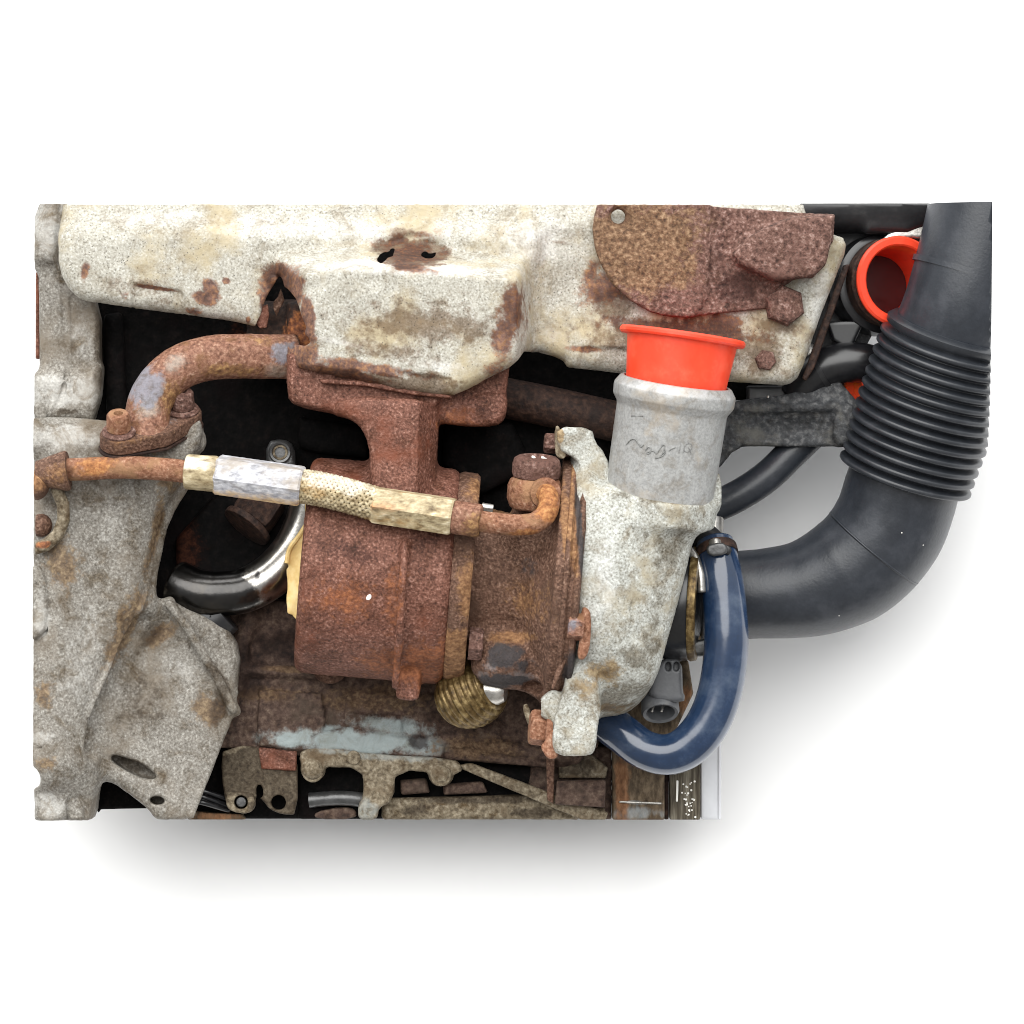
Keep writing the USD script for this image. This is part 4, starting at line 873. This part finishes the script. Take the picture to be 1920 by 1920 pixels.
F = smax(F, -chain(g, [(92, 1100, 80), (95, 1180, 80), (70, 1200, 82)], 4), 4)
F = smin(F, extr(g.poly(rnd([(55, 1060), (84, 1062), (93, 1110), (94, 1160), (84, 1186), (66, 1200), (55, 1200)], 1)), g.Z, 0, 98, 12), 5)
F = smax(F, -chain(g, [(94, 1262, 80), (100, 1330, 84), (105, 1395, 84), (110, 1440, 50), (122, 1490, 32), (128, 1545, 32)], 3.4), 3)
F = smin(F, extr(g.poly(rnd([(66, 1545), (68, 1500), (76, 1480), (124, 1478), (127, 1545)], 1)), g.Z, -60, 56, 12), 8)
F = smin(F, extr(g.poly(rnd([(130, 1545), (130, 1500), (155, 1500), (158, 1545)], 1)), g.Z, -60, 44, 8), 6)
F = smax(F, -extr(g.poly(rnd([(55, 1434), (70, 1438), (79, 1452), (78, 1470), (68, 1478), (55, 1478)], 1)), g.Z, -200, 100, 3), 3)
F = smax(F, -chain(g, [(60, 1401, 88), (100, 1402, 88), (110, 1408, 84), (205, 1412, 20)], 2.2), 2)
F = smax(F, 65 - g.X, .1)
F = smax(F, g.Y - 1538, .1)
T.part('casting_body', g.surface(F), 'grey_casting', smooth=True, rough=(1.2, 11, 15), stains=[('p', 120, 820, 110, 26, 0, .8), ('p', 78, 1155, 20, 50, 0, .8), ('p', 96, 1510, 34, 34, 0, .85), ('p', 82, 1380, 30, 18, 0, .7), ('p', 160, 1240, 50, 160, 8, .5), ('p', 200, 990, 60, 70, 10, .4), ('p', 335, 1260, 70, 50, 40, .45), ('d', 270, 1320, 60, 100, 30, .5), ('p', 200, 905, 16, 8, 0, .8),  # pale patches down the arm paint its highlight into the colour
    ('r', 235, 1180, 30, 120, 24, .68), ('r', 290, 1000, 12, 130, 12, .72), ('r', 320, 900, 30, 30, 0, .7), ('r', 120, 1060, 40, 60, 0, .7), ('r', 85, 1300, 24, 40, 0, .7), ('r', 390, 1330, 34, 34, 0, .95), ('r', 300, 1190, 50, 22, -40, .75), ('r', 90, 1430, 40, 20, 0, .6), ('r', 250, 850, 70, 20, 0, .5),
    ('d', 280, 1190, 20, 60, 35, .8), ('d', 200, 905, 60, 14, 0, .55), ('d', 250, 1350, 60, 30, 0, .55), ('d', 410, 1320, 20, 50, 10, .9), ('d', 400, 1260, 14, 60, -30, .7), ('d', 240, 1300, 60, 60, 0, .45), ('d', 415, 1210, 34, 40, 0, .5), ('d', 250, 1435, 40, 18, 20, .7), ('d', 200, 1500, 20, 30, 0, .6)])
T.part('copper_washer', drum((318, 1536, -20), (318, 1536, 6), 17, 4, 30), 'orange_rust', smooth=40) if False else None
T.part('arch_shadow_web', slab([(176, 1480), (190, 1465), (206, 1470), (255, 1512), (272, 1522), (180, 1524), (172, 1536)], -185, -150, 5, 4), 'shaded_oily_black', smooth=True)

# ---------------------------------------------------------------- chrome pipe and its boot
T = Thing('chrome_pipe', 'bent chrome pipe with a dark reflection painted on its lower left end', 'pipe', (460, 1080, -40))
cp = spline([(590, 930, -70), (572, 990, -64), (545, 1040, -54), (505, 1082, -46), (455, 1108, -40), (400, 1114, -40)], 60)
cp = np.vstack([cp[:-1], spline([(400, 1114, -40), (365, 1110, -46), (330, 1096, -62)], 24)])
T.part('bent_pipe', tube(cp, np.interp(np.arange(len(cp)), [0, 56, len(cp)], [42, 42, 46]), 40), 'dark_reflection_chrome', smooth=True, stains=[('d', 385, 1112, 90, 70, 0, 1.6), ('d', 455, 1125, 40, 30, 0, .9), ('r', 470, 1120, 30, 12, -30, .8), ('r', 500, 1105, 30, 10, -40, .6)])  # dark lower end paints in a reflection; rust flecks are its own
T.part('boot_collar', tube(spline([(420, 1150, -60), (400, 1165, -62), (370, 1150, -66)], 20), 40, 28), 'black_plastic', smooth=True)

# ---------------------------------------------------------------- blue coolant hose
T = Thing('blue_hose', 'glossy blue looped hose with a steel clip at its top', 'hose', (1300, 1230, 40))
bp = spline([(1340, 1020, 10), (1346, 1046, 26), (1354, 1090, 36), (1360, 1150, 40), (1361, 1220, 42), (1350, 1296, 40), (1327, 1356, 38), (1292, 1398, 34), (1252, 1415, 28), (1208, 1406, 18), (1166, 1376, 4), (1120, 1340, -20), (1096, 1318, -34)], 110)
rad = np.interp(np.linspace(0, 1, 110), [0, .08, .3, .55, .75, 1], [37, 38, 42, 41, 37, 38])
T.part('hose', tube(bp, rad, 44), 'blue_silicone', smooth=True)
T.part('wire_clip', tube(bp[4:9] * [1, 1, 1], 40.5, 40), 'dark_rust', smooth=40)
T.part('clip_tab', slab(rnd([(1322, 1022), (1352, 1016), (1364, 1024), (1362, 1040), (1328, 1044)], 1), 56, 76, 4, 2.2), 'dark_steel', smooth=True)
T.part('clip_screw', drum((1340, 1014, 50), (1342, 1034, 62), 12, 3, 20), 'steel', smooth=40)
T.part('clip_ear', slab(rnd([(1358, 1020), (1372, 1026), (1370, 1040), (1356, 1040)], 1), 40, 66, 3, 2.2), 'black_plastic', smooth=True)
T.part('hose_nozzle', drum((1312, 1000, -20), (1342, 1030, 14), 30, 4, 32), 'black_plastic', smooth=40)

T = Thing('vacuum_canister', 'black canister with a golden rim between compressor and blue hose', 'canister', (1285, 1130, -20))
T.part('canister', lathe((1240, 1130, -20), (1, 0.05, 0.1), [(0, 0), (0, 104), (40, 108), (56, 104), (60, 96), (74, 60), (76, 0)], 64), 'black_gloss', smooth=40)
T.part('gold_rim', lathe((1296, 1130, -14), (1, 0.05, 0.1), [(0, 84), (0, 108), (4, 110), (14, 108), (16, 100), (12, 84)], 64), 'brass', smooth=40)
T.part('grey_strap', tube(spline([(1292, 1030, 40), (1304, 1050, 48), (1312, 1080, 58), (1314, 1110, 60)], 24), 8, 12), 'steel', smooth=True)
T.part('lower_arm', slab([(1262, 1226), (1282, 1206), (1330, 1196), (1330, 1230), (1280, 1232), (1262, 1238)], -60, -10, 6, 3), 'dark_steel', smooth=True)

T = Thing('connector_plug', 'grey plastic electrical plug with two dark slots beside the blue hose', 'plug', (1255, 1290, -20))
g = Field(1205, 1300, 1225, 1355, -90, 40, 2.4)
F = extr(g.poly(rnd([(1240, 1234), (1278, 1232), (1280, 1300), (1284, 1302), (1282, 1318), (1214, 1312), (1222, 1270)], 1)), g.Z, -70, 12, 10)
for x in (1253, 1268):
    F = smax(F, -extr(g.poly(rnd([(x - 6, 1241), (x + 5, 1241), (x + 5, 1258), (x - 6, 1258)], 1)), g.Z, -10, 40, 2), 2)
T.part('shell', g.surface(F), 'grey_plastic', smooth=True)
T.part('socket', lathe((1236, 1300, -40), (0.05, 0.75, 0.5), [(0, 0), (0, 34), (40, 36), (46, 33), (44, 27), (20, 26), (20, 0)], 40), 'grey_plastic', smooth=40)
for x in (1228, 1246):
    T.part('pin', drum((x, 1312, -14), (x - 6, 1334, -2), 2.4, .6, 10), 'steel', smooth=40)

# ---------------------------------------------------------------- black intake duct on the right
T = Thing('intake_duct', 'wide black rubber intake duct with ribbed bellows, bending to the left', 'duct', (1640, 900, -60))
clip = lambda m: m
b0, b1 = np.array((1696.0, 898.0, -72.0)), np.array((1777.0, 640.0, -14.0))
bd_ = unit(b1 - b0)
Lb = np.linalg.norm(b1 - b0)
NR = 13


def duct_cut(mesh, x=1850.0):
    """The duct is sawn off at its right side."""
    import manifold3d as m3
    mm = m3.Manifold(m3.Mesh(np.asarray(mesh[0], np.float32), np.asarray(mesh[1], np.uint32)))
    if mm.volume() < 0:
        mm = m3.Manifold(m3.Mesh(np.asarray(mesh[0], np.float32), np.asarray(mesh[1][:, ::-1], np.uint32)))
    mm = mm.trim_by_plane((-1, 0, 0), -x).trim_by_plane((0, 1, 0), 385.0)
    o = mm.to_mesh()
    return np.asarray(o.vert_properties[:, :3], float), np.asarray(o.tri_verts, int)


def shut(prof):
    return [(prof[0][0], 0.0)] + prof + [(prof[-1][0], 0.0)]


def lathe_c(p, d, prof, n=96):
    """A lathe whose two ends are single points, so that it is a closed solid."""
    d, a, b = frame(d)
    ang = np.arange(n) * 2 * np.pi / n
    ring = np.cos(ang)[:, None] * a + np.sin(ang)[:, None] * b
    pr = np.asarray(prof, float)
    v = np.asarray(p, float) + pr[:, 0][:, None, None] * d + pr[:, 1][:, None, None] * ring[None]
    m = len(pr)
    i, j = np.meshgrid(np.arange(m - 1), np.arange(n), indexing='ij')
    q = np.stack([i * n + j, i * n + (j + 1) % n, (i + 1) * n + (j + 1) % n, (i + 1) * n + j], -1).reshape(-1, 4)
    k = m * n
    v = np.vstack([v.reshape(-1, 3), np.asarray(p) + d * pr[0, 0], np.asarray(p) + d * pr[-1, 0]])
    j = np.arange(n)
    return v, np.vstack([q[:, [0, 1, 2]], q[:, [0, 2, 3]], np.stack([np.full(n, k), (j + 1) % n, j], 1), np.stack([np.full(n, k + 1), (m - 1) * n + j, (m - 1) * n + (j + 1) % n], 1)])


prof = []
st = Lb / NR
for k in range(NR):
    a = k * st
    R1 = 129 + 4 * S01(k / 6.0) - 3 * S01((k - 8) / 5.0)
    prof += [(a, R1 - 15), (a + st * .1, R1 - 7), (a + st * .18, R1 - 2.5), (a + st * .3, R1), (a + st * .5, R1), (a + st * .62, R1 - 2.5), (a + st * .7, R1 - 7), (a + st * .8, R1 - 15), (a + st * .9, R1 - 17)]
prof += [(Lb, 116), (Lb + 6, 124), (Lb + 16, 125), (Lb + 24, 116)]
T.part('bellows', duct_cut(lathe_c(b0, bd_, prof, 120)), 'ribbed_rubber', smooth=50)
up = tube(spline([b1 + bd_ * 10, (1806, 560, 6), (1836, 450, 8), (1862, 330, 6)], 60), np.linspace(108, 113, 60), 80)
T.part('upper_pipe', duct_cut(up), 'black_rubber', smooth=50)
sr = tube(spline([(1815, 520, 6), (1818, 510, 6)], 6), 112.6, 80)
T.part('pipe_seam', duct_cut(sr), 'black_rubber', smooth=50)
lowp = spline([b0 + bd_ * 14, (1688, 930, -82), (1671, 980, -90), (1643, 1024, -96), (1609, 1058, -101), (1568, 1083, -106), (1523, 1101, -110), (1475, 1110, -114), (1395, 1116, -120), (1310, 1120, -122)], 90)
lr = np.interp(np.linspace(0, 1, 90), [0, .1, .25, .5, .7, .85, 1], [106, 108, 108, 104, 92, 84, 82])
T.part('lower_elbow', tube(lowp, lr, 80), 'black_rubber', smooth=True)
T.part('elbow_seam', tube(spline(lowp[30:32], 3), lr[30] + .35, 80), 'black_rubber', smooth=True)
rng = np.random.default_rng(4)
for fx, fy, fr in ((1687, 999, 1.3), (1728, 1022, 1.1), (1572, 1154, 1.3), (1523, 1014, 1.0)):
    i = int(np.argmin(np.hypot(lowp[:, 0] - fx, lowp[:, 1] - fy)))
    off = math.hypot(lowp[i, 0] - fx, lowp[i, 1] - fy)
    fz_ = lowp[i, 2] + math.sqrt(max(lr[i] ** 2 - off ** 2, 25))
    T.part('fleck', drum((fx, fy, fz_ - 1.5), (fx + .6, fy - .3, fz_ + .8), fr, .5, 9), 'white_fleck')

# ---------------------------------------------------------------- dark pieces between shield and duct
T = Thing('air_box', 'black moulded air box behind the red cap at top right', 'air box', (1620, 520, -150))
T.part('box', slab([(1500, 382), (1742, 382), (1738, 470), (1700, 600), (1664, 622), (1640, 616), (1612, 622), (1600, 650), (1598, 690), (1590, 740), (1470, 745), (1500, 600)], -238, -196, 6, 5), 'black_plastic', smooth=True)
g = Field(1505, 1745, 378, 470, -170, -40, 4)
F = cone(g, (1500, 392, -120), (1760, 372, -120), 50, 62)
F = smin(F, extr(g.poly([(1590, 376), (1745, 376), (1745, 418), (1700, 440), (1620, 440)]), g.Z, -160, -76, 16), 12)
F = smax(smax(F, 384 - g.Y, 1), g.X - 1742, 1)
T.part('upper_moulding', g.surface(F), 'black_plastic', smooth=True)
T.part('steel_clip', slab(rnd([(1650, 446), (1700, 424), (1708, 414), (1738, 412), (1742, 440), (1730, 450), (1700, 448), (1662, 456)], 1), -100, -84, 4, 2.4), 'steel', smooth=True)
T.part('fin', slab([(1546, 604), (1600, 602), (1622, 596), (1610, 622), (1592, 660), (1560, 640)], -150, -96, 4, 2.6), 'black_gloss', smooth=True)
T.part('edge_strip', slab([(1578, 500), (1590, 498), (1524, 690), (1508, 716), (1500, 712)], -100, -40, 3, 2.6), 'dark_rust', smooth=True)
T.part('grey_web', slab([(1600, 622), (1622, 600), (1644, 612), (1618, 660), (1604, 650)], -160, -140, 3, 2.6), 'grey_plastic_dusty', smooth=True)

T = Thing('black_elbow', 'small black hose elbow tucked beneath the shield corner', 'hose', (1550, 690, -110))
T.part('elbow', tube(spline([(1500, 740, -130), (1520, 706, -110), (1560, 684, -100), (1610, 680, -104), (1650, 690, -120)], 40), 38, 28), 'black_gloss', smooth=True)
T.part('hose_band', tube(spline([(1538, 694, -105), (1546, 690, -103)], 5), 40, 28), 'black_plastic', smooth=40)
T.part('silver_sleeve', drum((1512, 662, -110), (1552, 676, -108), 20, 4, 24), 'steel', smooth=40)

T = Thing('support_arm', 'dusty black plastic arm reaching from compressor pipe to bellows', 'bracket', (1470, 790, -110))
g = Field(1335, 1625, 690, 870, -180, -40, 3.4)
F = extr(g.poly(rnd([(1348, 770), (1368, 752), (1500, 738), (1560, 700), (1600, 745), (1620, 770), (1600, 835), (1520, 838), (1490, 838), (1420, 836), (1380, 838), (1344, 884), (1336, 884)], 1)), g.Z, -170, -84, 8)
F = smin(F, chain(g, [(1372, 768, -84), (1440, 766, -80), (1580, 762, -80)], 9), 10)
F = smin(F, extr(g.poly(rnd([(1560, 770), (1610, 760), (1606, 832), (1560, 836)], 1)), g.Z, -150, -66, 10), 12)
F = smax(F, -ball(g, (1480, 805, -82), (70, 22, 16)), 10)
T.part('arm', g.surface(F), 'grey_plastic_dusty', smooth=True, rough=(1.2, 12, 3))
T.part('web', slab([(1400, 722), (1500, 722), (1560, 724), (1590, 750), (1400, 764)], -170, -120, 5, 3), 'black_plastic', smooth=True)
T.part('pin', drum((1440, 742, -92), (1440, 760, -90), 3.5, 1, 12), 'steel', smooth=40)

T = Thing('breather_hose', 'thin black breather hose curving down below the support arm', 'hose', (1420, 890, -120))
T.part('hose', tube(spline([(1530, 806, -140), (1488, 846, -130), (1440, 892, -124), (1390, 926, -122), (1340, 950, -124), (1290, 966, -130)], 50), 30, 32), 'black_rubber', smooth=True)
T.part('steel_nozzle', drum((1336, 970, -70), (1334, 1016, -60), 20, 3, 28), 'steel', smooth=40)

# ---------------------------------------------------------------- things low down at the back
T = Thing('tab_bracket', 'dark steel bracket with two holed tabs at the lower left', 'bracket', (490, 1460, -100))
g = Field(400, 570, 1380, 1540, -160, -50, 2.6)
F = extr(g.poly(rnd([(418, 1396), (558, 1404), (558, 1528), (530, 1528), (505, 1518), (492, 1500), (480, 1492), (478, 1500), (476, 1518), (460, 1526), (440, 1522), (424, 1512), (414, 1450)], 1)), g.Z, -140, -104, 5)
F = smin(F, extr(g.poly(rnd([(424, 1490), (436, 1484), (470, 1486), (479, 1496), (478, 1516), (464, 1526), (436, 1522), (424, 1512)], 1)), g.Z, -140, -88, 5), 3)
F = smax(F, -cone(g, (452, 1504, -150), (452, 1504, -60), 13, 13), 3)
F = smax(F, -cone(g, (522, 1505, -150), (522, 1505, -60), 14, 14), 3)
F = smax(F, -extr(g.poly(rnd([(480, 1472), (492, 1472), (494, 1496), (480, 1496)], 1)), g.Z, -160, -60, 2), 2)
T.part('plate', g.surface(F), 'tan_metal', smooth=True, stains=[('d', 500, 1450, 110, 40, 0, 2.2), ('d', 528, 1500, 46, 40, 0, 2.2)])
T.part('rusty_face', slab([(484, 1401), (557, 1406), (556, 1446), (490, 1442)], -120, -98, 4, 2.4), 'red_rust', smooth=True, label='small square of red rust on the bracket')
T.part('screw', drum((452, 1504, -130), (452, 1504, -104), 10, 2, 20), 'dark_steel', smooth=40)

T = Thing('cable_bundle', 'black cables in the gap beside the lower left casting', 'cables', (390, 1490, -120))
for k, (y0, y1) in enumerate(((1476, 1500), (1486, 1512), (1498, 1520))):
    T.part('cable', tube(spline([(350, y0, -110 + 6 * k), (385, (y0 + y1) / 2 - 4, -104 + 6 * k), (430, y1, -120)], 20), 5, 10), 'black_gloss', smooth=True)
T = Thing('loose_strip', 'thin orange brown strip at the bottom edge beside the grey casting', 'strip', (400, 1530, -140))
T.part('strip', slab([(352, 1536), (356, 1520), (400, 1524), (455, 1526), (462, 1536)], -170, -118, 2, 2.4), 'wood', stains=[('r', 400, 1530, 60, 14, 0, .6)])

T = Thing('brace_bar', 'pale diagonal brace bar crossing behind the compressor foot', 'brace', (980, 1480, -100))
T.part('bar', slab([(852, 1436), (884, 1431), (1042, 1490), (1140, 1524), (1136, 1537), (1090, 1537)], -128, -96, 3, 2.6), 'tan_metal', smooth=True, rough=(.8, 12, 2))
T = Thing('rusty_bracket', 'boxy rust brown bracket at the end of the diagonal brace', 'bracket', (1080, 1470, -90))
T.part('box', slab([(1044, 1464), (1136, 1462), (1134, 1514), (1040, 1508)], -120, -78, 4, 2.6), 'block_rust', smooth=True)
T.part('flap', slab([(1024, 1416), (1040, 1418), (1038, 1508), (1026, 1500)], -112, -84, 3, 2.6), 'brown_rust', smooth=True)
T.part('upper_plate', slab([(1046, 1412), (1110, 1416), (1140, 1440), (1136, 1460), (1048, 1460)], -140, -110, 4, 2.6), 'tan_metal', smooth=True, stains=[('d', 1090, 1436, 60, 30, 0, .7)])
T.part('lower_plate', slab([(1070, 1514), (1134, 1516), (1134, 1536), (1110, 1536)], -130, -100, 3, 2.6), 'tan_metal', smooth=True)

T = Thing('upright_post', 'dull brown post with orange left edge under the blue hose', 'post', (1198, 1460, -120))
T.part('post', slab([(1144, 1350), (1250, 1250), (1290, 1236), (1300, 1300), (1262, 1380), (1246, 1430), (1246, 1537), (1148, 1537), (1148, 1420)], -190, -110, 4, 4), 'wood', smooth=30, stains=[('r', 1166, 1470, 16, 90, 0, .85), ('p', 1200, 1524, 60, 14, 0, .9), ('r', 1285, 1310, 14, 50, 20, .6), ('p', 1195, 1504, 50, 3, 3, .9)])
T.part('nail_strip', slab([(1160, 1501), (1240, 1504), (1240, 1508), (1160, 1505)], -112, -105, 1, 1.5), 'steel', smooth=True)
T = Thing('weathered_upright', 'narrow weathered grey brown upright flecked with white at bottom right', 'post', (1284, 1480, -130))
T.part('upright', slab([(1256, 1400), (1313, 1400), (1313, 1537), (1255, 1537)], -195, -122, 2, 4), 'old_wood')
for k in range(34):
    x, y = 1290 + rng.normal(0, 6), rng.uniform(1462, 1534)
    T.part('fleck', drum((x, y, -124), (x, y, -121), rng.uniform(1.0, 2.2), .4, 7), 'white_fleck')
T.part('pale_scratch', slab([(1268, 1463), (1272, 1463), (1271, 1503), (1267, 1503)], -124, -120.5, .8, 1), 'white_fleck')
T.part('dark_edge', slab([(1245, 1415), (1255, 1415), (1254, 1537), (1245, 1537)], -190, -140, 2, 2.4), 'dark_rust')
T = Thing('white_post', 'white painted metal post at the lower right corner', 'post', (1332, 1480, -150))
T.part('post', slab([(1314, 1360), (1348, 1360), (1348, 1537), (1314, 1537)], -205, -150, 2, 3), 'white_metal')
T.part('edge_lip', slab([(1346.5, 1360), (1352, 1360), (1352, 1537), (1346.5, 1537)], -205, -146, 1.5, 1.5), 'white_metal')
